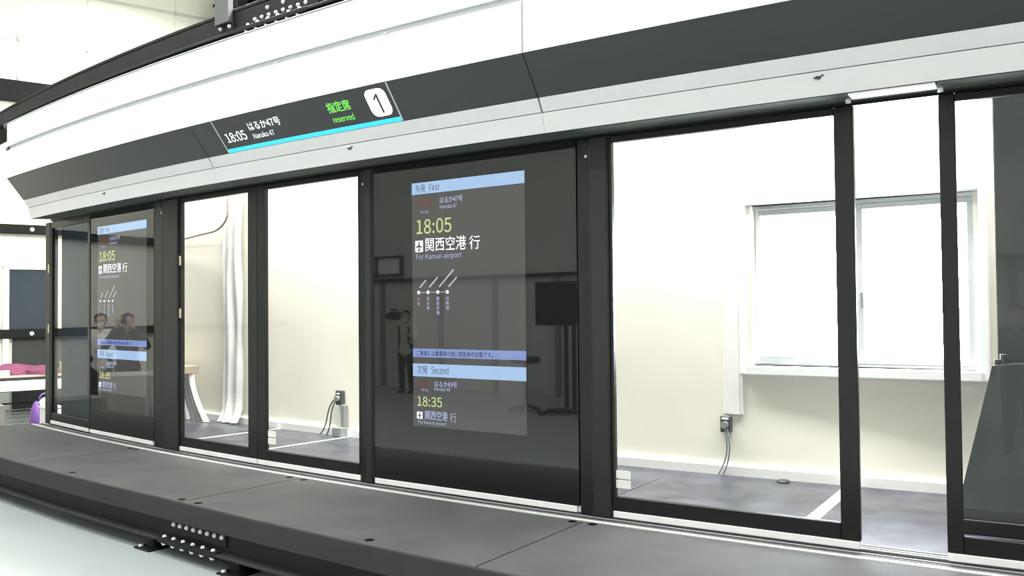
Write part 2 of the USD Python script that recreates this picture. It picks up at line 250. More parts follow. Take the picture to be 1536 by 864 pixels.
# ------------------------------------------------------------------ lettering: outlines on an 80-unit em
GLYPH = json.loads('''{" ":[18,[]],"-":[28,[[[4,25,24,25,24,20,4,20]]]],".":[22,[[[6,4,7,8,10,10,14,9,16,7,16,5,16,2,12,-1,8,0]]]],"0":[44,[[[5,18,4,34,5,43,8,50,12,56,16,59,20,60,27,59,32,57,34,54,37,49,39,42,40,33,40,26,39,16,37,9,34,4,30,1,24,-1,18,0,13,2,10,6,7,11],[11,26,13,14,16,8,21,5,25,5,27,7,30,10,32,16,34,32,32,45,30,49,27,53,23,54,20,54,17,52,14,48,12,39]]]],"1":[44,[[[7,6,20,7,20,50,10,50,10,55,18,57,22,59,27,59,28,6,39,6,39,0,7,0]]]],"3":[44,[[[2,7,6,12,12,7,20,5,26,6,31,10,32,13,32,17,30,23,25,26,14,28,14,33,24,35,29,38,30,43,29,50,25,53,19,54,13,52,8,48,4,53,10,57,17,59,25,59,31,57,36,53,38,48,38,44,37,40,35,36,32,34,28,31,35,27,39,21,40,15,38,8,36,5,32,2,23,-1,18,-1,12,0,7,3]]]],"4":[44,[[[2,16,2,21,26,58,34,59,34,22,42,22,42,16,34,16,34,0,27,0,27,16],[10,22,27,22,27,50,27,49,22,42]]]],"5":[44,[[[2,7,6,12,10,8,16,6,21,5,25,6,27,7,30,10,33,17,31,26,27,30,23,32,19,32,14,31,11,29,7,31,9,59,37,59,37,53,15,52,14,37,14,36,20,38,29,37,34,34,37,31,39,25,40,18,39,13,36,6,33,3,28,0,23,-1,18,-1,11,1]]]],"7":[44,[[[4,53,4,59,41,59,41,54,33,43,28,30,25,16,23,0,16,0,17,16,20,27,23,36,32,52]]]],"8":[44,[[[4,12,4,18,6,23,10,27,14,31,10,36,7,40,7,47,9,52,13,57,19,59,26,59,32,57,37,52,38,47,39,44,38,39,36,35,31,30,37,24,40,20,41,13,39,7,36,3,30,0,25,-1,18,-1,13,1,9,3,6,7],[10,13,12,9,15,7,19,5,25,5,29,6,32,9,33,12,34,16,32,20,29,23,18,28,12,23,11,18],[14,49,14,41,16,37,26,32,30,37,32,44,32,47,30,51,27,53,24,54,21,54,17,52]]]],"9":[44,[[[4,38,4,46,6,52,10,56,14,58,19,60,26,59,30,57,34,53,37,48,39,40,40,24,36,11,32,5,29,2,22,-1,15,-1,9,2,5,5,9,9,14,6,18,5,22,6,26,8,31,15,32,21,33,29,27,24,23,23,18,22,14,23,10,25,7,28,4,34],[10,38,12,34,14,31,20,28,22,28,27,29,33,36,32,42,30,48,27,52,22,54,17,53,13,50,11,45]]]],":":[22,[[[6,4,7,8,10,10,14,9,16,7,16,5,16,2,12,-1,8,0]],[[6,37,7,40,10,42,14,42,15,40,16,37,16,34,12,31,8,32]]]],"E":[47,[[[8,59,42,59,42,53,16,52,16,34,38,34,38,28,16,28,16,7,43,6,43,0,8,0]]]],"F":[44,[[[8,59,42,59,42,53,16,52,16,33,38,33,38,27,16,26,15,0,8,0]]]],"H":[58,[[[8,59,15,59,16,34,42,34,43,59,50,59,50,0,43,0,42,28,16,28,15,0,8,0]]]],"K":[52,[[[8,59,15,59,16,30,40,59,48,59,30,36,51,0,43,0,25,30,16,19,15,0,8,0]]]],"L":[43,[[[8,59,15,59,16,6,41,6,41,0,8,0]]]],"S":[48,[[[4,8,8,13,14,8,22,6,31,7,35,10,36,13,37,16,35,21,32,23,12,33,8,38,7,41,7,45,8,50,10,53,14,57,20,59,30,59,35,58,40,55,42,53,39,48,32,52,23,53,17,51,15,48,14,44,15,41,17,38,37,29,42,24,44,19,44,14,41,7,38,3,33,1,29,-1,22,-1,16,0,10,3,6,5]]]],"a":[45,[[[5,9,6,16,10,22,18,25,31,28,30,35,26,38,22,38,18,38,9,34,7,39,13,42,21,44,27,44,33,41,37,37,38,31,39,0,33,0,32,5,27,2,22,0,13,0,9,1,7,4],[12,11,14,7,18,5,21,5,27,7,31,11,31,22,23,21,16,18,12,14]]]],"c":[41,[[[4,18,4,25,6,31,9,36,14,41,21,44,27,44,32,43,37,40,34,35,27,38,23,38,20,37,17,35,14,32,12,24,13,15,17,8,21,6,26,5,30,6,35,9,38,4,35,2,28,-1,22,-1,14,2,8,8,6,12]]]],"d":[50,[[[5,13,4,24,6,31,9,37,13,41,19,44,25,44,30,43,35,40,35,63,42,63,42,0,36,0,35,5,31,2,25,-1,20,-1,15,0,11,3,8,7],[12,19,13,12,17,7,22,5,26,5,30,7,35,12,35,34,31,36,26,38,23,38,19,37,15,34,13,29]]]],"e":[44,[[[4,18,5,27,7,33,9,37,15,42,22,44,27,44,34,41,38,37,41,29,41,20,12,20,12,18,14,11,19,6,26,5,32,6,37,8,39,4,38,3,33,0,27,-1,23,-1,17,1,12,3,9,7,6,13],[11,26,34,25,34,28,33,33,30,37,27,38,24,39,19,38,15,34,13,31]]]],"i":[22,[[[6,56,7,59,10,62,13,62,16,59,15,55,12,53,8,53]],[[7,43,15,43,15,0,7,0]]]],"k":[44,[[[7,64,14,64,15,21,33,43,41,43,27,26,43,0,35,0,23,21,15,11,14,0,7,0]]]],"n":[49,[[[7,43,13,43,14,37,20,42,27,44,33,44,39,40,41,36,42,31,42,0,35,0,34,31,32,36,28,38,23,37,18,35,15,31,15,0,7,0]]]],"o":[48,[[[4,18,5,27,7,35,13,41,19,44,26,44,34,42,40,37,43,29,44,19,42,11,37,4,30,0,26,-1,21,-1,13,3,8,8,6,13],[12,19,14,11,18,7,24,5,27,5,30,7,35,12,37,18,36,26,34,33,31,36,26,38,22,38,18,36,13,31,12,25]]]],"p":[50,[[[7,43,13,43,14,39,19,42,25,44,30,44,34,43,39,41,42,37,44,33,45,27,45,19,44,12,41,7,37,2,31,0,25,-1,20,0,15,3,15,-18,7,-18],[15,10,20,6,27,5,31,7,35,11,37,18,37,27,35,34,32,37,28,38,23,38,19,36,15,32]]]],"r":[31,[[[7,43,13,43,14,36,18,41,23,44,28,44,31,43,30,37,25,38,21,36,17,33,15,28,15,0,7,0]]]],"s":[37,[[[3,6,6,10,13,6,21,5,25,6,27,10,27,13,25,16,11,23,7,26,5,30,5,34,8,40,13,43,18,44,26,44,33,40,33,39,30,35,24,38,18,39,14,37,12,34,12,31,15,28,28,22,33,18,34,15,34,10,32,5,26,0,21,-1,16,-1,8,1,3,4]]]],"t":[30,[[[2,38,2,43,9,44,10,56,16,56,16,44,28,43,28,38,16,37,16,11,18,7,20,5,24,5,28,6,29,1,23,-1,19,-1,14,1,11,3,9,10,9,37]]]],"u":[49,[[[7,43,14,43,15,12,17,7,20,6,23,5,29,7,34,13,34,43,41,43,41,0,35,0,34,7,28,1,22,-1,14,0,10,3,8,6,7,13]]]],"v":[42,[[[1,43,9,43,21,6,33,43,40,43,25,0,17,0]]]],"x":[40,[[[1,0,15,23,3,43,10,43,20,27,30,43,37,43,24,22,38,0,31,0,19,18,9,0]]]],"。":[80,[[[3,7,4,11,6,15,9,18,14,19,18,19,23,17,26,14,28,9,27,4,25,0,22,-3,18,-5,12,-4,8,-2,4,3],[8,9,8,4,11,1,17,-1,20,0,22,3,24,8,23,11,20,14,18,15,15,15,11,14,9,12]]]],"か":[80,[[[57,51,62,54,63,54,73,36,77,25,71,23,66,36,61,45]],[[6,45,25,46,27,54,28,63,35,63,32,47,43,47,48,46,52,43,54,38,54,29,52,15,50,6,47,1,43,-1,40,-2,31,-2,29,-1,28,0,27,5,35,4,41,5,44,7,46,13,48,27,47,36,46,39,44,41,39,42,31,40,23,17,14,-2,13,-2,8,0,16,16,24,40,7,38]]]],"が":[80,[[[67,66,71,68,78,57,74,55]],[[56,50,61,53,62,52,70,38,75,26,76,24,70,22,65,34]],[[58,63,62,65,69,54,65,52]],[[5,45,24,46,26,56,27,63,34,62,31,46,41,47,47,45,51,42,53,37,53,29,51,15,49,5,45,0,39,-2,32,-2,27,-1,26,5,33,4,38,4,41,5,43,9,45,17,47,29,46,37,45,39,43,40,35,41,30,40,22,16,13,-2,13,-3,7,0,11,7,17,20,23,39,6,38]]]],"ご":[80,[[[67,66,71,67,78,57,74,55]],[[58,63,62,64,69,53,65,52]],[[12,16,14,24,20,23,19,13,20,10,24,7,32,4,43,4,55,5,65,7,65,0,57,-2,45,-3,33,-3,25,-1,19,1,14,6,13,10]],[[17,55,45,54,60,55,60,49,41,48,19,49,17,49]]]],"す":[80,[[[8,46,8,52,43,53,43,63,50,63,50,53,74,53,74,47,50,48,50,35,52,30,52,25,52,19,50,13,47,8,43,3,38,0,29,-4,28,-4,23,1,30,3,36,6,40,9,44,14,36,13,32,14,29,16,25,22,25,30,27,35,31,38,36,40,44,40,43,48],[30,25,32,22,34,20,37,19,41,19,44,22,45,30,42,34,39,35,36,35,34,34,31,31]]]],"で":[80,[[[64,43,67,45,74,34,70,32]],[[6,53,70,58,70,52,56,51,50,48,47,46,40,38,36,28,37,20,40,13,43,10,49,6,57,4,63,4,61,-3,53,-2,44,1,35,8,31,14,30,20,30,27,31,32,36,42,43,50,25,48,7,46]],[[55,40,59,41,65,30,61,29]]]],"に":[80,[[[32,15,34,22,39,21,39,13,41,9,47,7,55,7,72,9,72,2,58,0,49,1,42,2,37,4,34,6,33,10]],[[37,48,37,54,45,53,59,53,69,54,69,48,68,48,46,47]],[[10,29,14,61,21,60,21,60,18,47,16,31,16,14,17,15,21,24,24,22,19,4,18,-2,13,-3,13,-2,10,13]]]],"の":[80,[[[7,23,7,29,9,36,15,45,20,50,25,53,36,57,48,57,54,56,60,53,65,48,68,44,71,39,72,32,72,24,71,19,69,13,66,8,61,4,55,1,43,-2,43,-2,39,3,48,5,57,9,62,15,65,21,66,26,65,35,62,43,57,47,51,50,45,52,41,34,38,22,33,12,27,5,24,4,20,4,14,7,9,14],[13,24,15,17,18,12,20,11,23,11,26,14,30,21,33,29,37,43,38,51,30,49,21,43,15,34,14,29]]]],"は":[80,[[[30,7,31,13,32,16,36,18,44,21,54,21,53,41,32,41,32,47,53,47,53,62,60,62,59,47,73,49,73,43,59,41,60,19,60,18,70,13,75,9,76,8,72,3,67,8,61,11,60,6,58,2,54,-1,49,-2,42,-2,37,-1,32,3],[36,8,38,5,41,4,47,3,50,4,53,7,54,15,48,16,40,15,37,12]],[[9,16,10,31,13,62,19,61,20,61,17,46,15,30,16,14,16,14,20,24,24,21,18,5,17,-3,12,-2]]]],"る":[80,[[[9,20,48,54,45,54,19,53,19,59,44,59,56,60,60,56,60,56,36,36,48,37,54,36,60,33,65,28,68,21,68,14,66,7,60,2,50,-3,38,-3,29,-1,26,1,24,5,24,10,26,14,28,16,34,18,41,18,46,15,50,11,52,4,57,7,61,12,62,20,59,25,53,30,48,31,41,32,33,30,25,26,14,16],[29,8,31,5,34,3,40,2,46,3,44,9,42,12,38,13,35,13,32,13,30,11]]]],"乗":[80,[[[3,1,19,7,32,16,8,16,8,21,20,22,19,30,5,31,5,36,19,36,19,45,9,45,9,50,37,50,37,57,11,56,10,61,38,63,65,66,68,61,43,58,43,50,72,50,72,45,61,45,61,36,75,36,75,31,61,30,60,22,73,21,73,16,48,16,60,8,68,4,77,1,73,-4,72,-5,68,-3,57,2,43,13,43,-6,37,-6,36,13,24,4,9,-4,7,-4],[43,22,55,22,55,30,43,30],[43,36,55,36,55,45,43,45],[25,22,37,22,37,30,25,30],[25,36,37,36,37,45,25,45]]]],"他":[80,[[[22,34,23,35,32,38,32,59,38,59,38,41,49,45,50,67,55,67,55,48,68,52,70,54,74,52,73,29,72,20,70,16,65,15,60,15,58,20,65,21,67,22,68,27,68,46,55,41,55,12,50,12,49,39,39,35,38,34,38,3,39,1,42,0,68,1,70,3,72,12,77,9,76,4,74,-2,72,-4,68,-5,41,-5,35,-3,33,0,32,4,32,31,24,29]],[[2,35,13,50,21,67,27,65,23,57,19,48,19,-6,13,-6,13,38,5,30]]]],"先":[80,[[[4,-2,13,2,20,8,23,15,26,26,25,27,5,27,5,33,37,33,37,49,21,49,13,37,8,40,15,52,20,65,26,64,23,55,37,55,37,67,43,68,43,55,69,55,69,49,43,49,43,33,75,33,75,27,53,27,54,2,55,1,69,1,70,4,71,12,76,10,75,0,73,-4,69,-5,54,-5,51,-4,49,-3,47,1,47,27,32,27,29,12,23,3,16,-3,8,-7]]]],"券":[80,[[[3,21,15,28,22,34,5,34,5,40,27,40,32,47,32,48,10,48,10,53,23,53,17,63,21,65,22,65,28,56,26,53,34,53,37,60,39,68,45,67,42,53,51,53,58,65,59,65,64,63,57,53,70,53,70,48,39,48,35,40,75,40,75,34,56,34,66,26,78,21,74,16,73,16,62,21,59,1,58,-2,55,-5,51,-6,41,-5,39,0,50,0,52,1,54,8,55,19,36,19,33,10,28,2,21,-2,12,-6,11,-6,8,-1,16,1,22,5,27,11,29,19,17,19,17,22,7,16],[21,25,22,24,57,25,48,34,30,34]]]],"号":[80,[[[5,30,5,35,75,35,75,30,28,30,26,21,65,21,63,8,60,-2,56,-5,51,-6,38,-6,36,0,51,-1,53,0,56,6,58,15,16,15,21,30]],[[15,64,65,64,65,43,15,43],[21,59,21,48,59,48,59,59]]]],"大":[80,[[[4,-1,16,6,24,14,30,24,34,37,34,38,5,38,5,44,36,45,37,67,43,67,42,45,75,44,75,38,45,38,52,23,57,15,66,5,76,-1,72,-6,64,-1,54,8,47,18,40,33,34,17,28,9,22,3,15,-2,8,-6]]]],"天":[80,[[[4,-1,14,4,22,10,27,15,30,20,34,30,34,30,5,31,5,36,35,37,36,40,36,55,8,55,8,61,71,61,71,55,43,55,42,37,75,36,75,31,44,30,49,21,57,11,67,3,77,-1,73,-6,64,-2,55,4,47,13,40,25,36,17,32,11,27,5,21,1,7,-6]]]],"定":[80,[[[3,-2,8,2,13,11,16,19,18,30,24,30,22,20,23,17,27,11,30,7,35,4,37,4,37,37,17,37,17,43,63,43,63,37,43,37,43,24,67,23,67,18,43,18,43,2,51,1,77,1,74,-5,50,-5,36,-3,27,2,20,11,15,1,8,-6]],[[7,41,7,58,37,58,34,66,39,68,40,68,45,58,73,58,73,41,67,41,67,52,13,52,12,41]]]],"寺":[80,[[[4,36,4,42,36,42,36,52,11,52,11,58,36,58,37,67,43,67,43,58,70,58,70,52,43,52,43,42,76,42,76,36,57,36,57,26,75,26,75,20,57,20,57,-1,56,-3,54,-5,51,-5,39,-6,37,0,50,0,51,1,51,20,6,20,6,26,51,26,51,36]],[[16,16,21,18,28,11,33,5,28,2,24,7]]]],"席":[80,[[[3,-3,7,7,9,19,10,59,40,59,38,66,43,68,48,59,76,59,76,54,16,54,15,25,13,8,11,1,8,-6]],[[18,39,18,44,30,44,30,51,36,51,36,44,56,44,57,51,62,52,63,44,75,44,75,39,63,39,62,26,49,26,50,20,71,20,71,1,70,-1,67,-2,57,-3,55,2,64,2,65,3,65,15,50,15,49,-6,44,-6,43,15,29,15,28,-3,23,-3,23,20,43,20,43,26,30,26,30,39],[36,32,56,31,56,39,36,39]]]],"必":[80,[[[59,38,61,39,65,40,75,22,77,15,72,12,68,21]],[[3,3,16,10,25,16,25,48,31,48,31,22,40,30,50,41,57,52,63,63,69,60,63,49,53,36,39,20,31,13,31,3,32,1,34,0,54,1,55,2,57,4,58,16,64,13,62,2,59,-4,53,-6,34,-6,29,-5,27,-3,25,-1,24,9,7,-1]],[[25,63,29,67,49,52,45,48]],[[3,17,8,27,12,43,17,42,14,27,9,15,8,14]]]],"急":[80,[[[62,14,62,15,67,16,72,7,76,0,70,-2,66,7]],[[4,46,16,55,23,63,26,68,32,66,30,61,52,61,56,59,50,49,65,48,65,20,38,20,49,7,44,4,39,10,33,17,37,20,13,20,13,25,59,25,59,32,15,32,15,37,59,37,59,43,14,44,14,45,8,41],[18,49,42,49,48,56,26,56]],[[21,14,27,14,27,2,28,1,53,0,55,2,56,9,61,7,60,0,58,-4,53,-5,30,-5,24,-4,22,-2,21,0]],[[4,0,8,7,12,14,17,12,9,-3]]]],"指":[80,[[[35,67,41,67,42,55,55,59,67,63,71,58,59,54,41,50,41,43,42,42,45,41,68,41,70,43,71,51,76,49,75,42,74,38,71,36,67,36,44,36,38,37,36,40,35,42]],[[35,29,73,29,73,-6,67,-6,67,-3,41,-3,41,-6,35,-6],[41,3,67,2,67,10,41,11],[41,16,67,16,67,23,41,24]],[[4,19,3,25,15,28,15,45,4,46,4,51,15,51,15,67,20,67,21,51,30,51,30,46,21,45,21,30,30,33,31,27,21,24,20,-2,20,-4,18,-5,13,-6,7,-6,5,-1,14,-1,15,0,15,22]]]],"日":[80,[[[14,62,66,62,66,-5,60,-5,60,0,21,0,20,-5,14,-5],[20,35,60,34,60,56,20,56],[21,28,20,6,60,6,60,28]]]],"根":[80,[[[32,-2,34,1,34,3,35,64,70,64,70,29,54,28,54,28,58,17,71,26,75,22,70,18,61,12,68,5,77,-1,73,-6,65,-1,60,5,55,11,51,20,48,28,41,28,40,2,55,5,55,0,35,-6,35,-6],[40,34,64,34,64,44,40,44],[40,49,64,49,64,58,40,58]],[[3,15,10,29,16,45,15,46,4,46,4,52,16,52,16,67,22,67,22,52,31,52,31,46,22,46,22,42,31,28,28,24,23,33,22,33,22,-6,16,-6,16,31,15,30,10,18,6,10]]]],"次":[80,[[[19,-2,32,6,40,16,44,27,45,34,46,44,52,44,52,33,53,29,56,19,61,12,68,4,77,-1,73,-6,64,-1,56,8,50,20,43,8,33,-1,24,-7]],[[23,35,27,40,31,49,36,67,43,66,40,54,70,54,74,52,71,40,66,30,61,32,65,43,66,48,38,48,32,36,29,31]],[[4,6,20,30,21,30,24,26,9,2]],[[5,57,8,62,18,56,24,51,20,47,13,52]]]],"港":[80,[[[5,-2,18,24,22,22,23,22,30,29,35,37,22,38,22,43,35,43,35,52,25,52,25,58,35,58,36,67,41,67,42,58,57,58,57,67,63,67,63,58,75,58,75,52,63,52,63,43,77,43,77,38,63,37,69,29,78,21,74,16,64,26,64,11,40,11,40,2,41,0,43,0,64,0,65,0,67,2,68,9,72,7,72,0,69,-4,65,-6,41,-6,37,-4,35,-2,34,2,33,24,25,16,22,18,10,-5],[42,37,38,29,61,30,57,38],[40,16,58,16,58,24,40,24],[42,43,57,43,57,52,42,52]],[[7,62,10,67,18,63,24,58,20,53,16,57]],[[3,41,6,45,7,45,15,41,20,37,16,33,11,36]]]],"特":[80,[[[31,43,51,43,51,53,36,53,36,59,51,59,51,67,57,67,57,59,73,59,73,53,57,53,57,43,77,43,76,37,67,37,67,28,76,28,76,22,67,22,67,1,65,-4,60,-6,51,-6,49,-1,60,0,61,0,61,22,33,22,33,28,61,28,61,37,31,37]],[[37,17,41,20,47,13,51,7,46,4,43,9]],[[3,34,6,47,8,61,13,60,12,51,17,51,17,67,23,67,23,51,30,51,30,45,23,45,23,28,30,29,31,25,30,24,23,21,23,-6,17,-6,17,19,5,16,4,21,4,22,17,26,17,45,11,45,8,32]]]],"王":[80,[[[4,-3,4,3,37,4,37,28,12,28,12,34,37,34,37,56,8,56,8,62,72,62,72,56,43,56,43,34,69,34,69,28,43,28,43,4,76,3,76,-3]]]],"発":[80,[[[3,34,13,39,18,44,9,53,10,54,13,56,23,48,30,58,10,59,10,64,34,64,38,62,32,51,22,39,58,39,58,40,51,48,47,53,41,66,46,67,52,57,61,66,62,66,66,63,54,53,59,47,71,57,75,54,72,51,63,44,69,39,78,34,73,29,63,36,62,36,62,33,53,33,53,21,72,21,72,16,53,16,53,1,55,0,67,0,68,3,69,10,74,7,73,1,72,-3,70,-5,67,-6,50,-5,48,-3,47,-1,46,16,33,16,29,7,25,2,18,-3,10,-7,7,-2,15,2,19,5,24,10,26,15,8,16,8,21,26,21,26,33,18,33,18,36,6,29],[33,33,33,21,46,21,46,33]]]],"空":[80,[[[6,-4,6,2,37,2,37,22,15,22,15,27,66,27,66,22,43,22,43,2,74,2,74,-4]],[[6,57,37,58,34,66,40,68,45,58,74,57,74,42,68,42,68,52,12,52,12,40,6,40]],[[45,43,49,47,68,37,73,33,69,29]],[[7,33,20,39,31,47,35,44,23,35,11,28]]]],"行":[80,[[[31,35,31,40,76,40,76,35,64,34,64,-1,62,-5,57,-6,46,-6,44,-1,56,0,58,1,58,35]],[[35,62,74,62,74,57,35,57]],[[2,26,16,38,25,50,30,48,21,36,21,-7,15,-6,15,28,6,21]],[[3,50,12,57,21,67,27,65,17,54,7,45]]]],"西":[80,[[[5,57,5,62,75,62,75,57,51,56,51,45,71,45,71,-6,66,-6,65,-1,15,-1,15,-6,9,-6,9,45,28,45,28,56],[16,19,15,5,65,5,65,18,52,18,48,19,47,21,46,23,45,39,34,39,32,29,28,23,24,19,18,15],[51,26,53,24,65,24,65,39,51,39],[34,56,34,45,45,45,45,56],[15,21,16,20,20,23,25,28,27,33,28,39,15,39]]]],"要":[80,[[[4,19,4,24,27,24,31,31,10,31,10,52,27,52,27,58,6,59,6,64,74,64,74,59,52,58,52,52,71,52,71,31,37,31,37,30,34,24,76,24,76,19,60,19,56,12,50,6,73,-2,69,-6,68,-6,43,2,28,-3,7,-6,5,-1,23,1,33,4,15,8,23,18,23,19],[52,36,65,36,65,47,52,47],[25,12,42,8,49,12,53,18,31,19],[33,36,46,36,46,47,33,47],[33,59,33,52,46,52,46,59],[15,36,27,36,27,47,15,47]]]],"車":[80,[[[4,5,4,11,37,11,36,17,13,17,13,48,36,49,37,54,7,55,7,60,36,60,37,67,43,67,43,60,73,60,73,55,43,54,43,49,68,48,68,17,43,17,43,11,76,11,76,5,43,5,43,-7,37,-7,36,5],[43,23,62,22,62,31,43,31],[43,36,62,36,62,43,43,43],[18,23,37,22,37,31,19,31],[18,36,37,36,37,43,19,43]]]],"野":[80,[[[42,32,42,37,62,38,58,42,46,49,50,53,58,48,66,57,43,58,43,63,72,63,76,61,70,53,63,45,69,39,68,38,74,38,77,37,77,36,71,18,66,19,70,32,61,32,61,-1,60,-4,58,-5,52,-6,45,-6,43,0,53,0,55,1,55,31]],[[3,2,20,5,20,16,6,17,6,22,20,22,20,31,6,31,6,63,40,63,40,31,26,31,26,22,40,22,40,17,26,16,26,6,42,8,42,3,5,-3,4,-3],[26,45,26,36,35,36,35,45],[26,58,26,50,35,50,35,58],[11,36,20,36,20,45,11,45],[11,50,20,50,20,58,11,58]]]],"関":[80,[[[19,2,29,6,34,11,35,13,19,14,19,18,36,18,36,24,21,24,21,29,28,29,26,35,30,37,34,29,45,29,49,37,54,35,51,29,59,29,59,24,42,24,42,18,61,18,61,14,44,13,58,2,54,-2,40,10,34,4,25,-1,22,-2]],[[67,38,44,38,44,64,73,64,73,-1,71,-4,68,-5,59,-5,58,0,66,0,67,1],[49,43,67,42,67,49,49,49],[49,54,67,53,67,59,49,59]],[[7,64,36,64,36,38,13,38,13,-6,7,-6],[13,43,30,43,31,49,13,49],[13,54,30,53,31,59,13,59]]]],"阪":[80,[[[27,-3,31,5,34,17,36,29,36,62,53,64,70,67,74,62,58,59,41,57,41,44,70,44,73,43,72,35,69,25,65,17,61,10,68,4,77,-2,73,-7,65,-1,57,5,49,-2,42,-6,41,-6,38,-2,46,3,54,11,47,24,43,38,42,38,41,38,40,16,37,2,32,-7],[49,38,53,24,58,16,63,26,67,38]],[[6,64,27,64,30,62,22,41,28,31,30,24,28,17,26,14,23,13,15,13,13,18,21,18,23,19,24,22,24,26,23,30,20,35,16,40,23,58,12,58,12,-6,7,-6]]]]}''')
def letters(text, size, depth=.0012, bold=0., squeeze=1.):
    """Lettering in the xy plane from the origin, em = size metres, extruded along +z."""
    k = size/80.; x = 0; out = []
    for ch in text:
        adv, polys = GLYPH[ch]
        for rings in polys:
            rr = [np.array(r, float).reshape(-1, 2) for r in rings]
            g = Polygon(rr[0], rr[1:]).buffer(0)
            if bold: g = g.buffer(bold, join_style=2)
            for h in getattr(g, 'geoms', [g]):
                if h.is_empty or h.area < .5: continue
                m = trimesh.creation.extrude_polygon(h, depth, engine='earcut'); v = np.array(m.vertices)
                v[:, 0] = (v[:, 0]+x)*k*squeeze; v[:, 1] *= k
                out.append((v, np.array(m.faces)))
        x += adv
    return join(*out), x*k*squeeze
def on_wall(mesh, s, y, z):
    """Lettering set upright on a plane that faces -y, reading along +s."""
    v, f = vf(mesh)
    return np.stack([s+v[:, 0], y-v[:, 2], z+v[:, 1]], -1), f
def rounded(w, h, r, seg=6):
    q = np.linspace(0, np.pi/2, seg)
    return Polygon([(cx+r*math.cos(a+o), cy+r*math.sin(a+o)) for cx, cy, o in ((w-r, h-r, 0), (r, h-r, np.pi/2), (r, r, np.pi), (w-r, r, 1.5*np.pi)) for a in q])
def plate(poly, depth): 
    m = trimesh.creation.extrude_polygon(poly, depth, engine='earcut'); return np.array(m.vertices), np.array(m.faces)
def struct(name, mesh, m, rigid=False, base=(0, 0, 0), smooth=False):
    v, f = vf(mesh)
    g = usdkit.mesh(stage, fresh('/World', name), trimesh.Trimesh(W(v), f, process=False), LOOK[m], smooth=smooth)
    g.GetPrim().SetCustomDataByKey('kind', 'structure')
def wstruct(name, mesh, m):
    v, f = vf(mesh)
    g = usdkit.mesh(stage, fresh('/World', name), trimesh.Trimesh(v, f, process=False), LOOK[m])
    g.GetPrim().SetCustomDataByKey('kind', 'structure')
# ------------------------------------------------------------------ the hall (setting)
BY = lambda s: 1.85+.04*(s+.5)          # face of the wall behind the platform
wstruct('floor', box(-24, 8, -10, 8, -.57, -.42, .01), 'floor_concrete')
wstruct('ceiling', box(-24, 8, -10, 8, 8.0, 8.15, .01), 'wall_sheet')
wstruct('wall_right', box(7.0, 7.2, -10, 8, -.42, 8.0, .01), 'wall_beige')
# wall behind the photographer: lower boards between posts, girt, sheet above; seen in the dark glass
t = Thing('wall_front', None, None, world=(0, 0, 0), kind='structure')
t.part('upper_sheet', box(-22, 7.2, -9.6, -9.42, 2.02, 8.0, .01), 'wall_beige')
px = [-21.8, -19.2, -16.8, -14.6, -12.75, -11.2, -9.6, -7.2, -4.8, -2.4, 0., 2.4, 4.8, 7.1]
for a, b in zip(px[:-1], px[1:]):
    t.part('lower_board', box(a+.05, b-.05, -9.6, -9.44, -.42, 1.98, .008), 'wall_beige')
for a in px: t.part('wall_post', box(a-.05, a+.05, -9.6, -9.36, -.42, 1.96, .006), 'plastic_grey')
t.part('girt', box(-22, 7.2, -9.6, -9.34, 1.96, 2.03, .006), 'steel_black')
t = Thing('window_1', None, None, world=(-15.2, -9.38, 2.33), kind='structure')
t.part('window_frame', join(box(-1.3, 1.3, -.05, .06, -.23, -.19), box(-1.3, 1.3, -.05, .06, .19, .23), *[box(x-.025, x+.025, -.05, .06, -.19, .19) for x in (-1.275, -.4, .45, 1.275)]), 'plastic_dark')
for a, b in ((-1.24, -.43), (-.37, .42), (.48, 1.24)): t.part('pane', box(a, b, -.02, -.005, -.18, .18, .002), 'window_white')
# far left wall: pale insulated sheets with dark girts
t = Thing('wall_left', None, None, base=(-16.5, 0, 0), kind='structure')
Ys = [-16., -13.6, -11.2, -8.8, -6.4, -4.0, -1.55, .94, 2.08, 3.68, 4.6]
Zs = [-.42, 2.82, 5.12, 5.48, 6.26, 7.24, 8.05]
for z0, z1 in ((-.42, 2.76), (2.90, 5.12), (5.47, 6.24), (6.26, 7.23), (7.25, 8.0)):
    for y0, y1 in zip(Ys[:-1], Ys[1:]):
        t.part('wall_sheet', box(-16.62, -16.5, y0+.0015, y1-.0015, z0, z1, .002), 'wall_sheet')
t.part('backing', box(-16.8, -16.625, -16, 4.6, -.42, 8.0, .01), 'base_white')
for z in (6.25, 7.24): t.part('batten', box(-16.5, -16.49, -16, 4.58, z-.03, z+.03, .003), 'batten_pale')
for z0, z1 in ((2.74, 2.90), (.88, 1.04), (5.10, 5.47)):
    t.part('girt', box(-16.6, -16.36, -16, 4.58, z0, z1, .01), 'steel_black')
t.part('wainscot', box(-16.6, -16.47, .86, 4.58, -.42, .88, .01), 'plastic_dark')
for y in (.94, 2.08, 3.68, -1.55):
    for z in (6.25, 5.53, 7.24): t.part('clip', box(-16.5, -16.46, y-.02, y+.02, z-.045, z+.045, .006), 'alu')
for y in (1.15, 1.95, -.4): 
    for z in (2.82, .96): t.part('bolt', bolt((-16.36, y, z), 'x', 1, .03, .025), 'bolt_steel')
t = Thing('door_1', None, None, base=(-16.4, 1.0, 0), kind='structure')
t.part('door_frame', join(box(-16.5, -16.38, .70, .80, -.42, 2.17, .01), box(-16.5, -16.38, .70, 1.52, 2.1, 2.17, .01), box(-16.5, -16.38, 1.42, 1.52, -.42, 2.17, .01)), 'window_white')
t.part('dark_pane', box(-16.46, -16.42, .80, 1.42, 1.04, 2.1, .005), 'door_blue')
